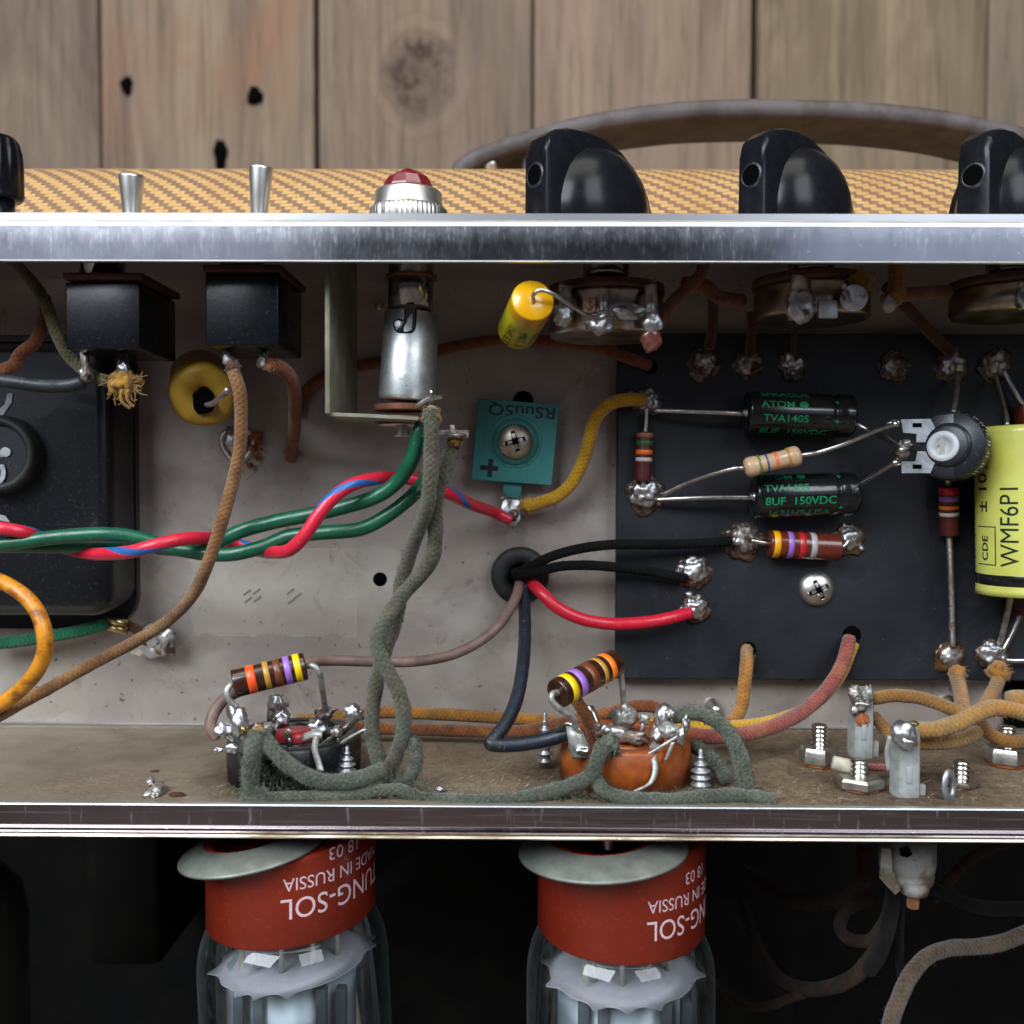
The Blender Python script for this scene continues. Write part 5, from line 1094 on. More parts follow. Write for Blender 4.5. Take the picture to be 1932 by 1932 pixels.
wire('insulated_wire', 'stained orange wire looping in from the left edge', w_orangepl, [(-40, 1082, 12), (0, 1096, 10), (38, 1118, 8), (68, 1150, 7), (83, 1190, 6), (84, 1230, 6), (68, 1268, 7), (38, 1302, 9), (0, 1330, 10), (-40, 1352, 12)], 14.5, rough=.03, seg=20)
wire('cloth_wire', 'green cloth wire running under the transformer into the brass crimp', w_greencl, [(-30, 1216, 49), (30, 1210, 49), (90, 1201, 48.5), (150, 1190, 48.5), (202, 1177, 49)], 12, rough=.05)
wire('insulated_wire', 'thick black wire ending at the left toggle terminal', w_blackpl, [(-30, 712, 14), (30, 722, 14), (80, 728, 14), (125, 728, 13), (155, 722, 13)], 12.5, rough=.05)
wire('cloth_wire', 'olive cloth wire falling from the top panel past the left toggle switch', w_olive, [(20, 490, 22), (55, 525, 20), (85, 570, 18), (105, 625, 17), (125, 665, 17), (160, 700, 17), (205, 722, 15)], 11, rough=.06, fz=200, fzmat=w_olive)
wire('cloth_wire', 'rust cloth wire branching toward the left edge in the shade', w_rust, [(84, 560, 24), (80, 610, 22), (66, 645, 21), (38, 668, 20), (24, 690, 20), (-10, 702, 20)], 12, rough=.08)
# wires near pots
wire('cloth_wire', 'rust orange cloth wire rising from the first potentiometer', w_rust, [(1250, 600, 18), (1262, 580, 20), (1290, 550, 24), (1320, 520, 28), (1330, 490, 32)], 12, rough=.08)
wire('cloth_wire', 'thick rust orange cloth wire crossing between two potentiometers', w_rust, [(1290, 535, 28), (1330, 540, 30), (1355, 560, 32), (1400, 568, 36)], 13, rough=.08)
wire('cloth_wire', 'orange cloth wire hanging straight down beside the middle potentiometer', w_orange, [(1692, 480, 22), (1693, 520, 20), (1692, 550, 19), (1686, 566, 18)], 17, rough=.1)
wire('cloth_wire', 'dim rust cloth wire turning right from the white bead', w_rust, [(1672, 566, 18), (1710, 556, 22), (1750, 552, 26), (1790, 550, 30)], 13, rough=.08)
wire('cloth_wire', 'dark maroon cloth wire slanting down to the upper board joints', w_dkbrown, [(1672, 540, 40), (1720, 590, 44), (1760, 632, 47), (1797, 668, 48)], 11, rough=.08)
wire('cloth_wire', 'dark brown cloth wire dropping to the leftmost top board joint', w_dkbrown, [(1345, 560, 40), (1345, 610, 44), (1338, 655, 48)], 10, rough=.08)
wire('cloth_wire', 'dark brown cloth wire dropping to the second top board joint', w_dkbrown, [(1418, 590, 44), (1418, 630, 46), (1415, 668, 48)], 9, rough=.08)
wire('cloth_wire', 'thin dark wire dropping to the third top board joint', w_dkbrown, [(1500, 610, 44), (1498, 640, 46), (1496, 668, 48)], 5)
bd_ = thing('solder_bead', 'whitish solder bead on the end of the hanging orange wire', 'solder bead', tuple(P(1676, 590, 18))); bm = B(); blob(bm, P(1677, 574, 17.6), (15*k(18), .0015, 16*k(18)), .2, 51, 1.3); finish(bm, 'bead', simple('white_solder', '#a9a49c', .5, .3), bd_, sharp=180)
frayend('yellow frayed cloth end above the shiny disc lug', 1625, 532, 17, 22, w_fray, 47, 24)
frayend('orange frayed cloth end above the whitish solder bead', 1684, 562, 18.5, 15, w_rust, 48, 14)
# lower wires on right
wire('cloth_wire', 'faded red cloth wire climbing from the right socket into the board', w_pink, [(1290, 1384, 24), (1340, 1390, 24), (1400, 1386, 27), (1460, 1370, 31), (1515, 1342, 36), (1560, 1300, 41), (1588, 1255, 45), (1603, 1205, 50)], 13.5, rough=.07, fz=500, fzmat=w_pink)
wire('cloth_wire', 'yellow-orange cloth wire hugging the underside of the faded red wire', w_yellow, [(1200, 1362, 34), (1280, 1368, 33), (1350, 1372, 32), (1420, 1368, 33), (1475, 1356, 36), (1530, 1332, 41), (1580, 1282, 46), (1610, 1215, 50.5)], 12, rough=.06)
wire('cloth_wire', 'short orange cloth wire hanging from the board over the plate edge', w_orange, [(1409, 1226, 51), (1409, 1245, 46), (1405, 1290, 42), (1398, 1335, 40), (1380, 1360, 38), (1340, 1372, 36)], 12.5, rough=.06, fz=150, fzmat=w_yellow)
wire('cloth_wire', 'orange cloth wire running level behind the grey loops, upper of two', w_orange, [(560, 1360, 46), (640, 1352, 48), (720, 1344, 48), (800, 1346, 48), (880, 1350, 47), (960, 1355, 46), (1030, 1360, 44), (1090, 1368, 40)], 12, rough=.06)
wire('cloth_wire', 'brown cloth wire running level behind the grey loops, lower of two', w_rust, [(590, 1364, 40), (680, 1372, 42), (760, 1375, 43), (850, 1378, 43), (930, 1380, 42), (1000, 1378, 41), (1080, 1360, 38), (1150, 1345, 36), (1200, 1332, 36), (1240, 1335, 36), (1265, 1352, 36)], 12, rough=.07)
wire('cloth_wire', 'tan cloth wire leaving the tall rear terminal to the right', w_orange, [(1646, 1318, 35), (1690, 1312, 34), (1740, 1318, 32), (1790, 1335, 28), (1830, 1352, 26)], 12.5, rough=.08, fz=250, fzmat=w_tan)
wire('cloth_wire', 'thick tan cloth wire sweeping from the front terminal to the right edge', w_tan, [(1732, 1378, 14), (1768, 1376, 14), (1810, 1362, 15), (1850, 1343, 16), (1890, 1336, 17), (1960, 1352, 18)], 16, rough=.08, fz=500, fzmat=w_tan)
wire('cloth_wire', 'tan cloth wire lying low behind the front terminal', w_tan, [(1728, 1402, 17), (1770, 1402, 18), (1815, 1395, 20), (1845, 1380, 22)], 13, rough=.08)
wire('cloth_wire', 'orange cloth wire slanting down between the two terminals', w_orange, [(1648, 1350, 37), (1672, 1378, 37), (1700, 1410, 34)], 11, rough=.07)
wire('cloth_wire', 'tan cloth wire curling behind the right hand bolt', w_orange, [(1845, 1352, 26), (1862, 1380, 28), (1900, 1398, 28), (1970, 1398, 28)], 13, rough=.08)
wire('cloth_wire', 'fat tan cloth wire entering from the right edge below the board', w_tan, [(1905, 1325, 28), (1925, 1322, 28), (1990, 1325, 28)], 21, rough=.08)
wire('cloth_wire', 'orange cloth wire dropping from the round board joint', w_orange, [(1804, 1272, 48), (1810, 1295, 44), (1816, 1325, 38), (1820, 1345, 34)], 14, rough=.07)
wire('cloth_wire', 'orange cloth wire dropping from the corner board joint', w_orange, [(1886, 1278, 48), (1876, 1300, 44), (1862, 1325, 40), (1850, 1340, 38)], 13, rough=.07)
frayend('frayed collar below the round board joint', 1806, 1272, 47.5, 16, w_orange, 49, 14)
frayend('frayed collar below the corner board joint', 1884, 1268, 47.5, 19, w_orange, 50, 18)
# socket wires
G = dict(rough=.2, fz=2200, fzmat=m_fuzzg)
wire('cloth_wire', 'dusty green wire dropping over the front of the black tube socket', w_greygreen, [(488, 1380, 4), (478, 1410, 3), (474, 1450, 3), (476, 1490, 4), (500, 1505, 4)], 17, **G)
wire('cloth_wire', 'dusty green wire sagging across the black tube socket', w_greygreen, [(492, 1384, 4.5), (515, 1415, 3.5), (550, 1447, 3), (590, 1468, 3), (640, 1475, 3.5), (690, 1466, 4), (722, 1450, 6)], 15, **G)
wire('cloth_wire', 'dusty green wire lying along the front edge between the sockets', w_greygreen, [(455, 1508, 3), (530, 1506, 3), (610, 1502, 3.5), (690, 1495, 4), (750, 1490, 4), (800, 1505, 4), (880, 1510, 3), (950, 1508, 3), (1010, 1500, 3)], 12, **G)
wire('cloth_wire', 'dusty loop of green wire right of the crossed pair', w_greygreen, [(745, 1485, 6), (768, 1470, 6), (785, 1440, 8), (780, 1405, 10), (762, 1390, 13)], 11, **G)
wire('cloth_wire', 'dusty green wire rising from the front edge onto the orange socket', w_greygreen, [(985, 1506, 4), (1035, 1495, 4), (1080, 1480, 3.5), (1115, 1462, 3.5), (1128, 1430, 4), (1135, 1405, 6)], 14, **G)
wire('cloth_wire', 'dusty green wire passing in front of the orange socket to the right', w_greygreen, [(1122, 1466, 4), (1140, 1490, 3.2), (1175, 1505, 3), (1240, 1510, 3), (1320, 1504, 3.5), (1400, 1500, 4), (1462, 1510, 3)], 14, **G)
wire('cloth_wire', 'dusty green wire arching down to the shelf right of the orange socket', w_greygreen, [(1262, 1352, 14), (1300, 1345, 13), (1340, 1354, 12), (1372, 1378, 10), (1392, 1415, 8), (1402, 1455, 6), (1408, 1495, 5)], 15.5, **G)
wire('cloth_wire', 'shadowed dark green wire low behind the pointed screw', w_greygreen, [(1300, 1400, 24), (1330, 1422, 20), (1352, 1445, 16), (1372, 1470, 12)], 14, **G)
# lint heaps at rim
rnd = random.Random(12)
lh = B()
for _ in range(1500):
    X = rnd.choice((rnd.gauss(.007, .018), rnd.gauss(-.034, .013), rnd.gauss(.032, .012)));  Y = .002+abs(rnd.gauss(0, .0035)); p = V((X, Y, ZFLOOR+.0002+abs(rnd.gauss(0, .0006))))
    d = V((rnd.gauss(0, 1), rnd.gauss(0, 1), rnd.gauss(0, .7))).normalized()*rnd.uniform(.0004, .0014); s = V((rnd.gauss(0, 1), rnd.gauss(0, 1), rnd.gauss(0, 1))).normalized()*.00004
    v = [lh.verts.new(x) for x in (p-s, p+s, p+d+s, p+d-s)]; lh.faces.new(v)
o = finish(lh, 'lint_heap', m_fuzzg, kind='stuff'); tag(o, 'grey green lint gathered along the front edge of the shelf', 'lint')
for (lb, pts, r_, n_) in (('tangle of grey lint over the front of the black socket', [(462, 1400, 4), (480, 1450, 2.5), (520, 1490, 2.5), (600, 1500, 3)], 16, 900), ('tangle of green lint where the grey strands meet the shelf', [(700, 1440, 8), (735, 1470, 7), (775, 1490, 6), (820, 1502, 5)], 22, 1300), ('tangle of green lint in front of the orange socket', [(1040, 1500, 4), (1120, 1505, 3.5), (1200, 1508, 3.5), (1300, 1504, 4), (1420, 1502, 4)], 13, 1200)):
    lt = thing('lint_tangle', lb, 'lint', tuple(P(*pts[0]))); fuzz(spline(px(pts), 8), r_*k(4), n_, .0022, m_fuzzg, lt, wd=.00007, seed=n_)
# ================================================================== SOCKETS
def onfloor(x, Y): q = P(x, 1400, Y); return V((q.x, Y*.001, ZFLOOR))
def socket(label, xc, body, Yc, R_, Hh):
    q = P(xc, 1430, Yc); c = V((q.x, Yc*.001, ZFLOOR)); t = thing('tube_socket', label, 'tube socket', tuple(c), 'octal tube sockets on the shelf')
    bm = B(); lathe(bm, c, (0, 0, 1), [(0, 0), (R_*1.0, 0), (R_, Hh*.55), (R_*.99, Hh*.93), (R_*.96, Hh), (R_*.80, Hh), (R_*.77, Hh*.9), (R_*.76, Hh*.55), (R_*.45, Hh*.5), (R_*.42, Hh*.85), (R_*.38, Hh*.9), (0, Hh*.9)], 64, flute=lambda th, t_: 1+(.0 if t_ < Hh*.5 else .02*math.sin(8*th))); finish(bm, 'socket_body', body, t, sharp=40)
    bm = B(); cc = c+V((.0003, -.001, Hh*.9)); lathe(bm, cc, (0, 0, 1), [(.0040, -.0005), (.0040, .0012), (.0036, .0018), (.002, .0020), (0, .0021)], 36); finish(bm, 'centre_key', m_redpost, t)
    return t, c
def lug(t, pts, wpx, mat=m_lug, name='terminal_lug', wdir=(1, 0, 0), thick=.0005, taper=None, hole=False):
    bm = B(); Ym = sum(p[2] for p in pts)/len(pts); ribbon(bm, spline(px(pts), 5), wdir, wpx*k(Ym), thick, taper); return finish(bm, name, mat, t, sharp=50)
def sb(t, x, y, Y, rx, rz, seed, mat=m_solder, amp=.4, ry=None):
    bm = B(); kk = k(Y); blob(bm, P(x, y, Y), (rx*kk, (ry or min(rx, rz))*kk, rz*kk), amp, seed, 1.9); return finish(bm, 'solder_joint', mat, t, sharp=180)
s1, c1 = socket('dusty black tube socket at left carrying the banded resistor', 556, m_blackbake, 20, .0137, .0085)
lug(s1, [(470, 1405, 9), (455, 1380, 8), (442, 1350, 8), (436, 1330, 9)], 28, m_solder, taper=lambda f: 1-.35*f, wdir=(1, -.2, .5), thick=.0012)
sb(s1, 452, 1363, 7.2, 17, 30, 3, m_solder, .3); sb(s1, 460, 1376, 6.4, 8, 9, 4, m_brass, .5)
lug(s1, [(455, 1410, 9), (436, 1395, 8), (422, 1372, 8)], 14, m_lug); sb(s1, 421, 1377, 7.5, 14, 13, 9, m_solder, .7); sb(s1, 437, 1412, 7, 14, 8, 10, m_solder, .8); sb(s1, 410, 1415, 7, 8, 5, 11, m_solder, .8)
lug(s1, [(525, 1395, 26), (520, 1370, 25), (518, 1345, 24), (522, 1315, 24)], 32, m_lug, thick=.0007, taper=lambda f: 1.05-.3*f); sb(s1, 525, 1326, 23, 17, 17, 12, m_solder, .5); sb(s1, 533, 1355, 23, 14, 20, 13, m_solder, .45); sb(s1, 517, 1375, 23, 14, 9, 14, m_solder_dull, .6)
lug(s1, [(560, 1400, 28), (605, 1392, 26), (640, 1385, 25)], 34, m_lug, wdir=(0, .1, 1), thick=.0006)
sb(s1, 600, 1372, 24, 20, 19, 15, m_solder, .5); lug(s1, [(598, 1385, 24), (606, 1362, 23), (618, 1345, 22), (632, 1338, 22)], 30, m_lug, taper=lambda f: 1-.4*f, thick=.0007); sb(s1, 612, 1345, 22, 17, 14, 16, m_solder_dull, .5)
lug(s1, [(610, 1405, 18), (640, 1385, 16), (665, 1362, 15), (678, 1340, 15)], 16, m_lug, taper=lambda f: 1+.2*f); sb(s1, 665, 1345, 14.5, 16, 17, 17, m_solder, .55)
lug(s1, [(625, 1420, 15), (655, 1395, 12), (690, 1375, 11)], 9, m_leadwhite)
lug(s1, [(572, 1392, 10), (592, 1385, 8.5), (608, 1386, 8)], 14, m_leadwhite, wdir=(0, .6, 1)); lug(s1, [(598, 1388, 8), (594, 1412, 7.5), (600, 1435, 7), (606, 1455, 6.5)], 12, m_leadwhite); lug(s1, [(604, 1470, 5), (604, 1500, 4)], 8, m_leadwhite)
s2, c2 = socket('orange-brown tube socket at right with a red centre key', 1180, m_bakelite, 20, .0139, .0085)
lug(s2, [(1100, 1430, 9), (1092, 1405, 8), (1085, 1385, 8), (1080, 1370, 9)], 40, m_leadwhite, taper=lambda f: 1.1-.5*f, thick=.0006); sb(s2, 1100, 1415, 7.5, 16, 8, 21, m_solder, .5)
lug(s2, [(1052, 1377, 12), (1066, 1366, 9), (1082, 1368, 8), (1098, 1385, 8)], 12, m_lug)
lug(s2, [(1142, 1396, 20), (1128, 1370, 20), (1118, 1345, 21), (1112, 1332, 22)], 14, m_lug); 
sb(s2, 1180, 1352, 19, 24, 20, 22, m_leadwhite, .35); sb(s2, 1166, 1385, 16, 24, 13, 23, m_solder, .55); sb(s2, 1140, 1378, 15, 14, 13, 24, m_solder, .4); sb(s2, 1195, 1393, 15, 24, 13, 25, m_solder_dull, .6)
sb(s2, 1252, 1355, 15, 18, 26, 26, m_solder, .3); lug(s2, [(1240, 1410, 16), (1240, 1390, 15), (1246, 1365, 15.5)], 26, m_solder); sb(s2, 1241, 1385, 14, 14, 17, 27, m_solder_dull, .4)
lug(s2, [(1225, 1412, 16), (1245, 1405, 14)], 24, m_leadwhite, wdir=(0, 0, 1)); lug(s2, [(1196, 1435, 8), (1225, 1422, 7), (1258, 1402, 7), (1285, 1385, 7.5)], 11, m_leadwhite, taper=lambda f: 1.2-.3*f); sb(s2, 1285, 1390, 7, 8, 18, 28, m_solder, .5); sb(s2, 1294, 1365, 8, 7, 16, 29, m_solder, .6)
lug(s2, [(1232, 1425, 7), (1236, 1452, 6), (1226, 1478, 5), (1196, 1494, 4)], 11, m_leadwhite); lug(s2, [(1270, 1400, 7), (1262, 1420, 7), (1256, 1435, 7)], 7, m_leadwhite)
sb(s2, 1262, 1378, 9, 20, 14, 30, m_leadwhite, .5); sb(s2, 1180, 1343, 18, 12, 15, 32, m_leadwhite, .5)
wire('insulated_wire', 'dark rust sleeve under the right socket resistor', w_rust, [(1085, 1318, 18), (1105, 1350, 18), (1118, 1385, 19), (1122, 1400, 19)], 12, rough=.06)
frayend('pale green frayed cloth end on the orange socket', 1150, 1405, 7, 20, m_fuzzg, 52, 60)
frayend('tan frayed cloth end on the black socket', 488, 1384, 6, 15, w_fray, 53, 30)
frayend('green tinted frayed end on the bright solder post', 1282, 1350, 14.5, 12, m_fuzzg, 54, 40)
for t_, lst in ((s1, [(480, 1392, 8, 12), (548, 1400, 14, 9), (590, 1400, 12, 8), (640, 1398, 14, 9), (500, 1388, 20, 8)]), (s2, [(1075, 1400, 9, 8), (1128, 1388, 14, 9), (1210, 1372, 16, 9), (1270, 1362, 12, 8), (1160, 1362, 20, 8)])):
    for i, (x, y, Y, w_) in enumerate(lst):
        lug(t_, [(x, y+16, Y+1), (x+3*(-1)**i, y, Y), (x+6*(-1)**i, y-18, Y+.5)], w_, m_lug if i % 2 else m_solder_dull)
        sb(t_, x+6*(-1)**i, y-16, Y, 7+i, 10, 80+i, m_solder_dull if i % 2 else m_leadwhite, .6)
R1 = [(.19, .31, 'orange'), (.42, .50, 'gold'), (.56, .66, 'brown'), (.70, .79, 'violet'), (.835, .93, 'yellow')]
axial('carbon_resistor', 'fat banded resistor with its orange band at left, on the black socket', 'resistor', (440, 1290), (577, 1256), 27, 9, 13, m_carbon, R1,
      [[(444, 1291, 9), (436, 1292, 7.5), (428, 1303, 6.5), (432, 1320, 6.5), (447, 1334, 7)], [(572, 1258, 13), (590, 1256, 12), (602, 1268, 12), (607, 1292, 14), (611, 1318, 18), (614, 1340, 21)]], m_leadwhite, 6)
R2 = [(.10, .20, 'yellow'), (.25, .35, 'violet'), (.44, .56, 'brown'), (.64, .71, 'gold'), (.77, .86, 'brightorange')]
axial('carbon_resistor', 'fat banded resistor with its yellow band at left, over the orange socket', 'resistor', (1051, 1309), (1160, 1250), 28, 7, 18, m_carbon, R2,
      [[(1055, 1306, 7), (1042, 1310, 5), (1043, 1325, 4.5), (1060, 1340, 5), (1080, 1353, 6.5), (1086, 1372, 8)], [(1158, 1252, 18), (1168, 1256, 17), (1172, 1275, 17), (1175, 1305, 18), (1177, 1330, 19)]], m_leadwhite, 6)
bm = B()
def cone_screw(label, x, ytop, ybot, wpx, Y):
    q = P(x, ybot, Y); a = P(x, ybot, Y); b = P(x, ytop, Y); R_ = wpx*k(Y)/2; L = (b-a).length
    t = thing('pointed_screw', label, 'screw', tuple(a), 'self-tapping screws pointing up through the shelf'); pr = [(0, 0)]; n_ = 6
    for i in range(n_):
        f = i/n_; rr = R_*(1-.12*f) if i < n_-2 else R_*(1.0-.35*(i-n_+3)*.9)
        pr += [(rr*.62, L*(f*.88)), (rr, L*(f*.88+.045)), (rr*.95, L*(f*.88+.06)), (rr*.6, L*(f*.88+.10))]
    pr += [(R_*.25, L*.93), (0, L)]
    bm = B(); lathe(bm, a, b-a, pr, 28); finish(bm, 'threads', m_zinc, t); return t
cone_screw('pointed screw standing left of the orange socket behind the navy wire', 1028, 1340, 1440, 32, 24)
cone_screw('large pointed screw standing right of the orange socket', 1322, 1410, 1496, 40, 10)
cone_screw('pointed screw standing at the right inside edge of the black socket', 655, 1405, 1478, 36, 13)
# ================================================================== BOLTS / TERMINALS
def bolt(label, x, Y, ys0, ys1, yn0, yn1, nw, sw, washer=True):
    q = P(x, yn1, Y); t = thing('bolt_and_nut', label, 'bolt', tuple(V((q.x, Y*.001, ZFLOOR))), 'bolts with hex nuts on the shelf')
    z1 = P(x, ys0, Y).z; kk = k(Y); zn0 = max(P(x, yn1, Y).z, ZFLOOR+.0004); zn1 = max(P(x, yn0, Y).z, zn0+.0022 if nw > 70 else zn0+.0008); R_ = sw*kk/2; L = z1-zn0
    pr = [(0, 0)]; n_ = max(4, int(L/.0009))
    for i in range(n_): f = i/n_; pr += [(R_*.80, L*f), (R_, L*(f+.35/n_)), (R_, L*(f+.6/n_)), (R_*.80, L*(f+.95/n_))]
    pr += [(R_*.7, L), (0, L)]
    bm = B(); lathe(bm, (q.x, q.y, zn0), (0, 0, 1), pr, 28); finish(bm, 'threaded_stud', m_stud, t)
    bm = B(); Rn = nw*kk/2; hN = zn1-zn0; lathe(bm, (q.x, q.y, zn0), (0.0, 0.0, 1), [(0, 0), (Rn*.9, 0), (Rn, hN*.15), (Rn, hN*.75), (Rn*.90, hN), (R_*1.15, hN*.98), (0, hN*.9)], 6)
    bmesh.ops.bevel(bm, geom=[e for e in bm.edges if e.calc_face_angle(0) > .6], offset=.0002, segments=2, affect='EDGES')
    finish(bm, 'hex_nut', m_steelbolt, t, sharp=30)
    if washer:
        bm = B(); cyl(bm, (q.x, q.y, ZFLOOR+.0001), (q.x, q.y, zn0), Rn*.85, 32, rnd=.0001); finish(bm, 'washer', m_bakelite if washer == 2 else m_fibre, t)
    return t
bolt('bolt with hex nut on an orange washer, left of the rear terminal', 1545, 28, 1366, 1404, 1408, 1440, 74, 30, 2)
bolt('front bolt with a wide hex nut between the socket and the terminals', 1620, 12, 1432, 1475, 1477, 1500, 92, 34)
bolt('bolt with hex nut partly cut by the right edge', 1898, 29, 1368, 1402, 1408, 1438, 82, 32, 2)
bolt('bolt beside the standing ring lug near the right front', 1813, 14, 1434, 1475, 1483, 1489, 66, 33)
wl = thing('ring_lug', 'small metal ring lug standing on edge beside the front right bolt', 'lug', tuple(P(1787, 1510, 6)))
bm = B(); q = P(1790, 1483, 6); pr = [(16*k(6)+6*k(6)*math.cos(2*math.pi*i/8), .0006*math.sin(2*math.pi*i/8)) for i in range(9)]; lathe(bm, q, (.75, -1, .1), pr, 32)
for v in bm.verts: v.co.z = q.z+(v.co.z-q.z)*1.5
finish(bm, 'ring', m_zinc, wl)
def term(label, x0, x1, y0, y1, Y, rust=False):
    t = thing('terminal_post', label, 'terminal', tuple(P((x0+x1)/2, y1, Y)), 'upright grey terminals on the shelf'); xc = (x0+x1)/2; kk = k(Y); W = (x1-x0)*kk; q = P(xc, y1, Y); z1 = P(xc, y0, Y).z; H_ = z1-q.z
    bm = B(); prof_ = []
    # folded U-shaped metal strip: front face plus two returned sides
    for (u, v) in ((-.5, .35), (-.5, -.1), (-.38, -.32), (0, -.38), (.38, -.32), (.5, -.1), (.5, .35), (.38, .35), (.36, -.05), (0, -.22), (-.36, -.05), (-.38, .35)): prof_.append((u*W, v*W))
    L0 = [bm.verts.new((q.x+u, q.y+v, q.z)) for u, v in prof_]; Lm = [bm.verts.new((q.x+u*1.0, q.y+v, q.z+H_*.35)) for u, v in prof_]; Lt = [bm.verts.new((q.x+u*.92+.0001, q.y+v, q.z+H_*(.93+.07*math.sin(i*2.3)))) for i, (u, v) in enumerate(prof_)]
    for A, C in ((L0, Lm), (Lm, Lt)):
        for i in range(12): bm.faces.new((A[i], A[(i+1) % 12], C[(i+1) % 12], C[i]))
    bm.faces.new(L0); bm.faces.new(Lt); bmesh.ops.recalc_face_normals(bm, faces=bm.faces[:]); finish(bm, 'strip', m_ceramic, t, sharp=40)
    bm = B(); bx(bm, (q.x+W*.42, q.y-.0002, q.z), (q.x+W*.78, q.y+.0012, q.z+H_*.22), .0003); finish(bm, 'side_wing', m_ceramic, t)
    bm = B(); c_ = (q.x, q.y-W*.38, q.z+H_*.35); bx(bm, (c_[0]-W*.13, c_[1]-.00015, c_[2]-H_*.08), (c_[0]+W*.1, c_[1]+.0004, c_[2]+H_*.14), .0002); finish(bm, 'pressed_rib', m_ceramic, t)
    return t
t1 = term('tall rear terminal post with a rust spot', 1603, 1646, 1292, 1429, 35)
sb(t1, 1612, 1308, 33, 11, 15, 60, m_solder_dull, .5); sb(t1, 1636, 1310, 33, 11, 17, 61, m_leadwhite, .5); sb(t1, 1624, 1330, 33, 17, 11, 63, m_solder_dull, .5); sb(t1, 1612, 1340, 33, 8, 9, 64, m_solder_dull, .4)
bm = B(); blob(bm, P(1628, 1358, 33.1), (12*k(33), .0002, 13*k(33)), .45, 3, 2.5, 4); finish(bm, 'rust_spot', m_rustspot, t1, sharp=180)
t2 = term('front terminal post capped with bright solder', 1684, 1733, 1368, 1512, 8)
sb(t2, 1705, 1385, 5.6, 23, 26, 65, m_solder, .3); sb(t2, 1730-18, 1400, 4.8, 20, 14, 66, m_solder, .35); sb(t2, 1722, 1366, 6, 12, 6, 67, m_brass, .4); lug(t2, [(1680, 1455, 11), (1676, 1420, 11), (1682, 1388, 11)], 14, m_ceramic)
ws = thing('white_sleeve', 'dirty white sleeve between the rear bolt and front bolt', 'sleeve', tuple(P(1595, 1455, 16))); bm = B(); cyl(bm, P(1570, 1438, 15), P(1612, 1448, 14), 13*k(15), 24, rnd=.0003); finish(bm, 'tube', m_white_sleeve, ws)
wire('insulated_wire', 'pinkish brown wire lying on the shelf between the terminals', w_pink, [(1600, 1446, 14.5), (1650, 1448, 16), (1700, 1448, 17), (1735, 1442, 19)], 7)
sp = thing('solder_splash', 'shiny solder drip with rust stain at the left front of the shelf', 'solder splash', tuple(P(284, 1505, 4)))
bm = B(); blob(bm, P(284, 1475, 7), (9*k(5), .001, 8*k(5)), .4, 1, 2); blob(bm, P(285, 1500, 4), (14*k(5), .0012, 9*k(5)), .5, 2, 2); blob(bm, P(296, 1490, 6), (16*k(5), .0025, 12*k(5)), .4, 3, 2); finish(bm, 'drip', m_solder_dull, sp, sharp=180)
bm = B(); blob(bm, P(334, 1499, 5), (16*k(5), .0012, 3*k(5)), .4, 7, 2); blob(bm, P(292, 1455, 12), (10*k(5), .0006, 2*k(5)), .3, 8, 2); finish(bm, 'rust_stain', simple('rust_dark', '#4a2416', .8), sp)
for (x, y, s_, sd_) in ((405, 1655-6, 7, 1), (830, 1488, 8, 2), (968, 1120, 0, 3)):
    if s_ == 8: o = thing('solder_crumb', 'tiny shiny crumb on the shelf between the two sockets', 'crumb', tuple(P(x, y, 8))); bm = B(); blob(bm, P(x, y, 8), (9*k(8), .0008, 4*k(8)), .6, 3, 2); finish(bm, 'crumb', m_solder, o, sharp=180)
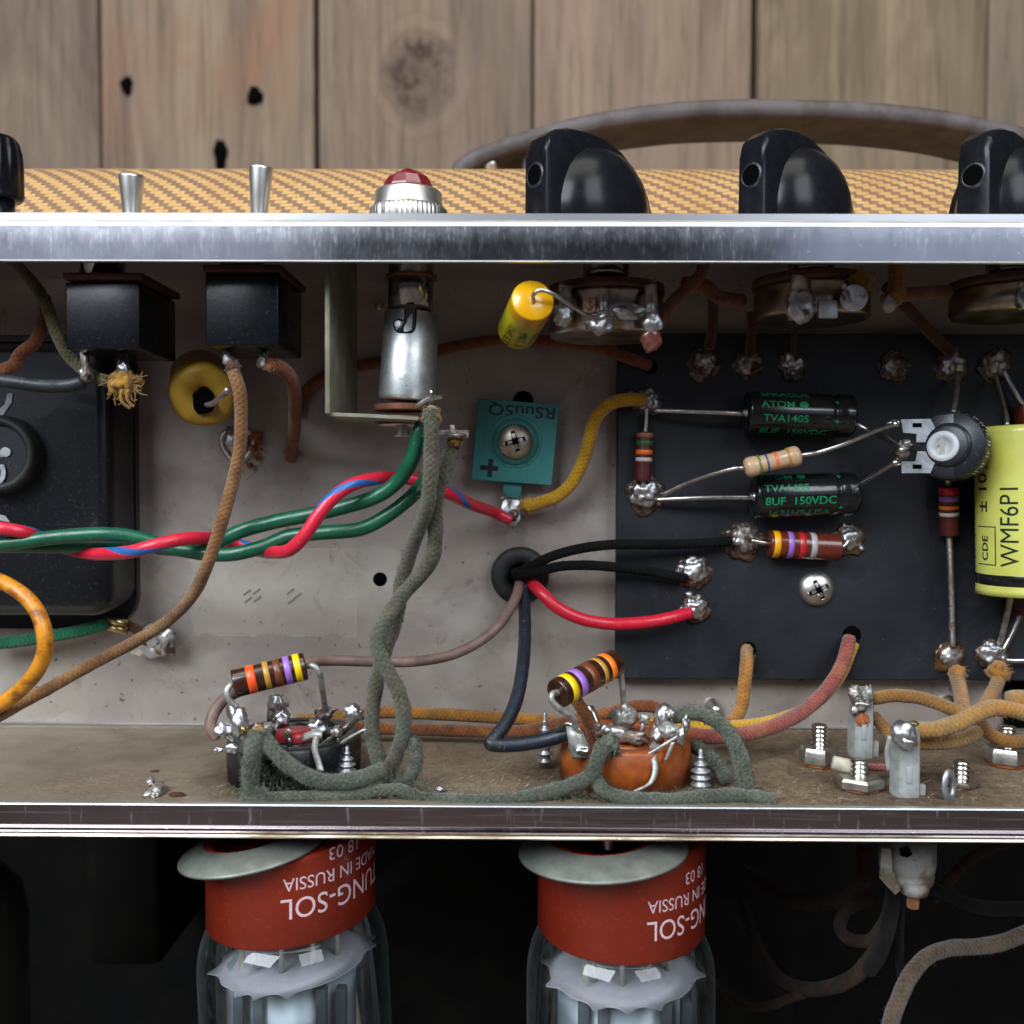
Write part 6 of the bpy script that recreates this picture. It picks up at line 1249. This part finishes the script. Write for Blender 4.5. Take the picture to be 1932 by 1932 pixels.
# ================================================================== TUBES
def vtube(label, xc, Yc, cut, ring, tilt, slope, xspan, text, seed):
    q = P(xc, 1700, Yc); c = V((q.x, Yc*.001, 0)); Rb = .0176; t = thing('vacuum_tube', label, 'vacuum tube', (c.x, c.y, P(xc, 1800, Yc).z-.03), 'vacuum tubes hanging below the shelf')
    zb = P(xc, cut, Yc-17.6).z; ztop = P(xc, 1589, 2).z
    rc = P(ring[0], ring[2], ring[3]); zt0 = rc.z+slope*(c.x-rc.x)-.0004
    N = 96; bm = B(); lower = []; l2 = []; upper = []; l3 = []
    for i in range(N):
        th = 2*math.pi*i/N; u = math.cos(th)*Rb; v = math.sin(th)*Rb
        lower.append(bm.verts.new((c.x+u*.975, c.y+v*.975, zb+tilt*u))); l2.append(bm.verts.new((c.x+u, c.y+v, zb+tilt*u+.0006)))
        upper.append(bm.verts.new((c.x+u*.965, c.y+v*.965, zt0+slope*u))); l3.append(bm.verts.new((c.x+u, c.y+v, zt0+slope*u-.0006)))
    for A, C in ((lower, l2), (l2, l3), (l3, upper)):
        for i in range(N): bm.faces.new((A[i], A[(i+1) % N], C[(i+1) % N], C[i]))
    fu = bm.faces.new(upper); fu.material_index = 1
    bmesh.ops.recalc_face_normals(bm, faces=bm.faces[:]); finish(bm, 'base', [m_tubered, m_redin], t, sharp=40)
    # retaining ring plate
    a_in, a_out = ring[4], ring[5]; nrm = V((-slope, 0, 1)).normalized()
    bm = B(); lathe(bm, rc, nrm, [(a_in, .0020), (a_in, .0026), (a_in+.0005, .0030), (a_out-.0003, .0006), (a_out, .0003), (a_out, -.0001), (a_in, .0020)], 96); finish(bm, 'retaining_ring', m_clamp, t)
    bm = B(); lathe(bm, rc+nrm*.0022, nrm, [(a_in*.86, .0002), (a_in*1.02, .0006), (a_in*1.02, -.0004)], 160, flute=lambda th, t_: 1+(.02 if math.sin(th*44) > 0 else -.02)); finish(bm, 'serrated_edge', m_redin, t)
    if seed == 2:
        bm = B(); lathe(bm, V((c.x, c.y-.001, zt0+.0001)), nrm, [(0, .0001), (.0098, .0001), (.0104, -.0002)], 40); finish(bm, 'ring_shade_disc', m_gap, t)  # black disc laid on the base for the shade inside the ring
        bm = B(); cyl(bm, V((c.x-.0035, c.y-.008, zt0+.0001)), V((c.x-.0035, c.y-.008, zt0+.0030)), .0012, 16, rnd=.0003); finish(bm, 'base_pin', m_nickel, t)
    # glass
    Rg = .0199; prof = []
    for i in range(9):
        an = math.pi/2*i/8; prof.append((Rb*.80+(Rg-Rb*.80)*math.sin(an), .0115*(1-math.cos(an))))
    prof = [(Rb*.80, -.003)]+prof+[(Rg, .05), (Rg*.9, .058), (Rg*.6, .064), (0, .066)]
    zg = zb+.0008
    bm = B(); lathe(bm, (c.x, c.y, zg), (tilt*.6, 0, -1), prof, 96); finish(bm, 'glass_envelope', m_glass, t, sharp=180)
    # mica disc with points
    zm = P(xc, 1800, Yc).z if seed == 1 else P(xc, 1824, Yc).z; zm -= .0
    bm = B(); outl = []; M_ = 220; teeth = text['teeth']
    for i in range(M_):
        th = 2*math.pi*i/M_; rr = .0160*(1-.01*math.sin(2*th+seed))
        for tt in teeth:
            d_ = (th-math.radians(tt)+math.pi) % (2*math.pi)-math.pi; rr += .0020*max(0, 1-abs(d_)/.13)**1.6-.0003*math.exp(-((abs(d_)-.22)/.10)**2)
        outl.append((c.x+.0004+math.cos(th)*rr, c.y+math.sin(th)*rr, zm+.10*math.cos(th)*rr*(1 if seed == 1 else .35)))
    prism(bm, outl, (0, 0, -.0003)); finish(bm, 'mica_spacer', m_mica, t, sharp=30)
    # anode
    bm = B(); lathe(bm, (c.x, c.y, zm-.0012), (0, 0, -1), [(0, 0), (.0138, 0), (.0138, .045), (0, .045)], 40, flute=lambda th, t_: 1-.06*max(0, math.cos(th*4))**4)
    for v in bm.verts: v.co.y = c.y+(v.co.y-c.y)*.72
    finish(bm, 'anode', m_anode, t)
    bm = B()
    for dx in (-.0095, -.0055, .0072, .0112): bx(bm, (c.x+dx, c.y-.0112, zm-.045), (c.x+dx+.0022, c.y-.0085, zm-.0016), .0005)
    finish(bm, 'anode_rib', m_anode2, t)
    for dx, dy in ((-.0062, -.006), (-.0004, -.0075), (.0055, -.005), (.0100, -.002)):
        bm = B(); cyl(bm, (c.x+dx, c.y+dy, zm), (c.x+dx, c.y+dy, zb+.001), .0006, 12); finish(bm, 'support_rod', m_rod, t)
    bm = B(); lathe(bm, (c.x, c.y, zb-.004), (0, 0, 1), [(.0, -.001), (.006, -.0005), (.009, .002), (.011, .006)], 40); finish(bm, 'glass_stem', m_glass, t)
    for dx, w_ in ((-.0088, .0008),):
        bm = B(); bx(bm, (c.x+dx, c.y-.009, zm+.0012), (c.x+dx+w_*1.5, c.y-.0085, zb+.0005), .0001); finish(bm, 'getter_strip', m_rod, t)
    # print, upside down
    def tfn(y_line, thc, tl):
        zl = P(xc, y_line, 3).z
        def fn(x, y): th = thc-x/Rb; return V((c.x+math.sin(th)*(Rb+.00005), c.y-math.cos(th)*(Rb+.00005), zl-y+tl*math.sin(th)*Rb))
        return fn
    for (s_, size, y_line, thc, sx) in text['lines']: put_text(s_, size, tfn(y_line, thc, tilt), m_white_print, t, sx=sx, bold=0)
    return t
rad = math.radians
vtube('left vacuum tube with red base tilted slightly, upside-down white lettering', 551, 20, 1796, (478, 1592, 1600, 12, .0092, .0148), .07, .15, None,
      dict(teeth=(242, 257, 279, 3, 16, 168, 196, 120, 60), lines=[('TUNG-SOL', .0058, 1715, rad(49), .92), ('MADE IN RUSSIA', .0036, 1670, rad(48), .92), ('18 03', .0036, 1629, rad(50), 1.0)]), 1)
vtube('right vacuum tube with upright red base, upside-down white lettering', 1171, 20, 1824, (1138, 1596, 1602, 12, .0105, .0172), 0, .07, None,
      dict(teeth=(246, 268, 289, 346, 202, 168, 120, 60), lines=[('TUNG-SOL', .0056, 1755, rad(51), .90), ('MADE IN RUSSIA', .0035, 1710, rad(50), .92), ('18 03', .0034, 1671, rad(52), 1.0)]), 2)
# dim third envelope at far left
dt = thing('vacuum_tube', 'dim dark tube envelope at the extreme lower left edge', 'vacuum tube', tuple(P(-70, 1900, 45)))
bm = B(); q = P(-100, 1650, 60); Rg = .0187; lathe(bm, (q.x, q.y, q.z), (0, 0, -1), [(Rg*.4, -.004), (Rg*.7, 0), (Rg*.92, .005), (Rg, .012), (Rg, .06), (0, .065)], 64); finish(bm, 'glass_envelope', simple('smoky_dark_glass', (.018, .019, .015, 1), .12), dt, sharp=180)
# ================================================================== LOWER RIGHT
cc = thing('white_connector', 'dirty white stepped ceramic connector under the shelf at right', 'connector', tuple(P(1712, 1680, 24)))
YC = 24.0; q = P(1712, 1580, YC); kk = k(YC); zf = lambda y: q.z-P(1712, y, YC).z
m_cer = simple('stained_ceramic', '#a09f97', .55, 0, '#6f604d', 130, .4, 500, lo=.46, hi=.58, dust=('#4a3d2c', .6))
bm = B(); lathe(bm, q, (0, 0, -1), [(0, 0), (52*kk, 0), (52*kk, zf(1625)), (50*kk, zf(1637)), (46*kk, zf(1641)), (49*kk, zf(1646)), (47*kk, zf(1660)), (40*kk, zf(1668)), (0, zf(1668))], 40); finish(bm, 'body', m_cer, cc)
bm = B(); c_ = V((P(1730, 1668, YC-3).x, q.y-.003, 0)); lathe(bm, (P(1726, 1600, 20).x, .020, P(1712, 1662, 20).z), (0, 0, -1), [(0, 0), (24*kk, 0), (27*kk, .0012), (24*kk, .0026), (0, .003)], 28); finish(bm, 'foot', m_cer, cc)
bm = B(); cyl(bm, P(1723, 1688, 20), P(1722, 1713, 20), 11*kk, 16, rnd=.0003); finish(bm, 'stub', w_rust, cc)
bm = B(); prism(bm, px([(1650+14, 1600, 17), (1660, 1658, 17), (1690, 1690, 17), (1700, 1680, 17), (1685, 1640, 17), (1682, 1600, 17)]), (0, .0008, 0), .0002, 1); finish(bm, 'side_clip', m_cer, cc)
bm = B(); prism(bm, px([(1698, 1602, 17), (1714, 1598, 17), (1722, 1612, 17), (1712, 1618, 17), (1700, 1615, 17)]), (0, .0005, 0)); finish(bm, 'square_hole', m_gap, cc)
wire('cloth_wire', 'thick dark wire hanging straight below the white connector', w_blk, [(1690, 1668, 26), (1682, 1710, 26), (1672, 1760, 28), (1658, 1800, 34), (1640, 1830, 38)], 15, rough=.08)
wire('cloth_wire', 'dark wire drooping behind the connector toward the bottom', w_blk, [(1700, 1680, 30), (1697, 1740, 34), (1697, 1800, 38), (1702, 1850, 40)], 9, rough=.06)
wire('cloth_wire', 'dark grey wire going right from the white connector', w_blk, [(1730, 1665, 40), (1790, 1690, 44), (1850, 1712, 44), (1960, 1716, 44)], 14, rough=.07)
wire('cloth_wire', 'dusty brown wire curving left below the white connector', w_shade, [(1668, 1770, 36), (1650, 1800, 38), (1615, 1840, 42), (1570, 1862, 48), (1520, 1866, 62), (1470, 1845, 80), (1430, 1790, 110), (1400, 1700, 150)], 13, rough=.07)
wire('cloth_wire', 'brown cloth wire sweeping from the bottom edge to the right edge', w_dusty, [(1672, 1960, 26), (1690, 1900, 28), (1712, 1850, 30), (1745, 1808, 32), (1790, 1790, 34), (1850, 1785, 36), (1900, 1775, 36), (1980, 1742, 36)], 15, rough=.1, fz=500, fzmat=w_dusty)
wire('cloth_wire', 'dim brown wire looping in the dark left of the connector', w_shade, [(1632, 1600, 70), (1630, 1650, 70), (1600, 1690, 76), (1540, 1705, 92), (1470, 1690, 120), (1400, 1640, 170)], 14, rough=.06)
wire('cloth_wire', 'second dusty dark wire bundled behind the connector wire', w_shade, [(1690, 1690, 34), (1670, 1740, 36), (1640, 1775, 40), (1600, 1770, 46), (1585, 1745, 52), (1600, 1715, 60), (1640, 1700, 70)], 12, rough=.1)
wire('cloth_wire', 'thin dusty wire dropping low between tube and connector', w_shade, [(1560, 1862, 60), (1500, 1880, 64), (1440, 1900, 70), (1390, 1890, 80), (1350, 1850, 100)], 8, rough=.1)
wire('cloth_wire', 'dim brown wire rising toward the right in the dark', w_shade, [(1760, 1700, 85), (1800, 1650, 85), (1850, 1610, 85), (1950, 1570, 85)], 10, rough=.06)
print('OBJECTS', len(bpy.data.objects))
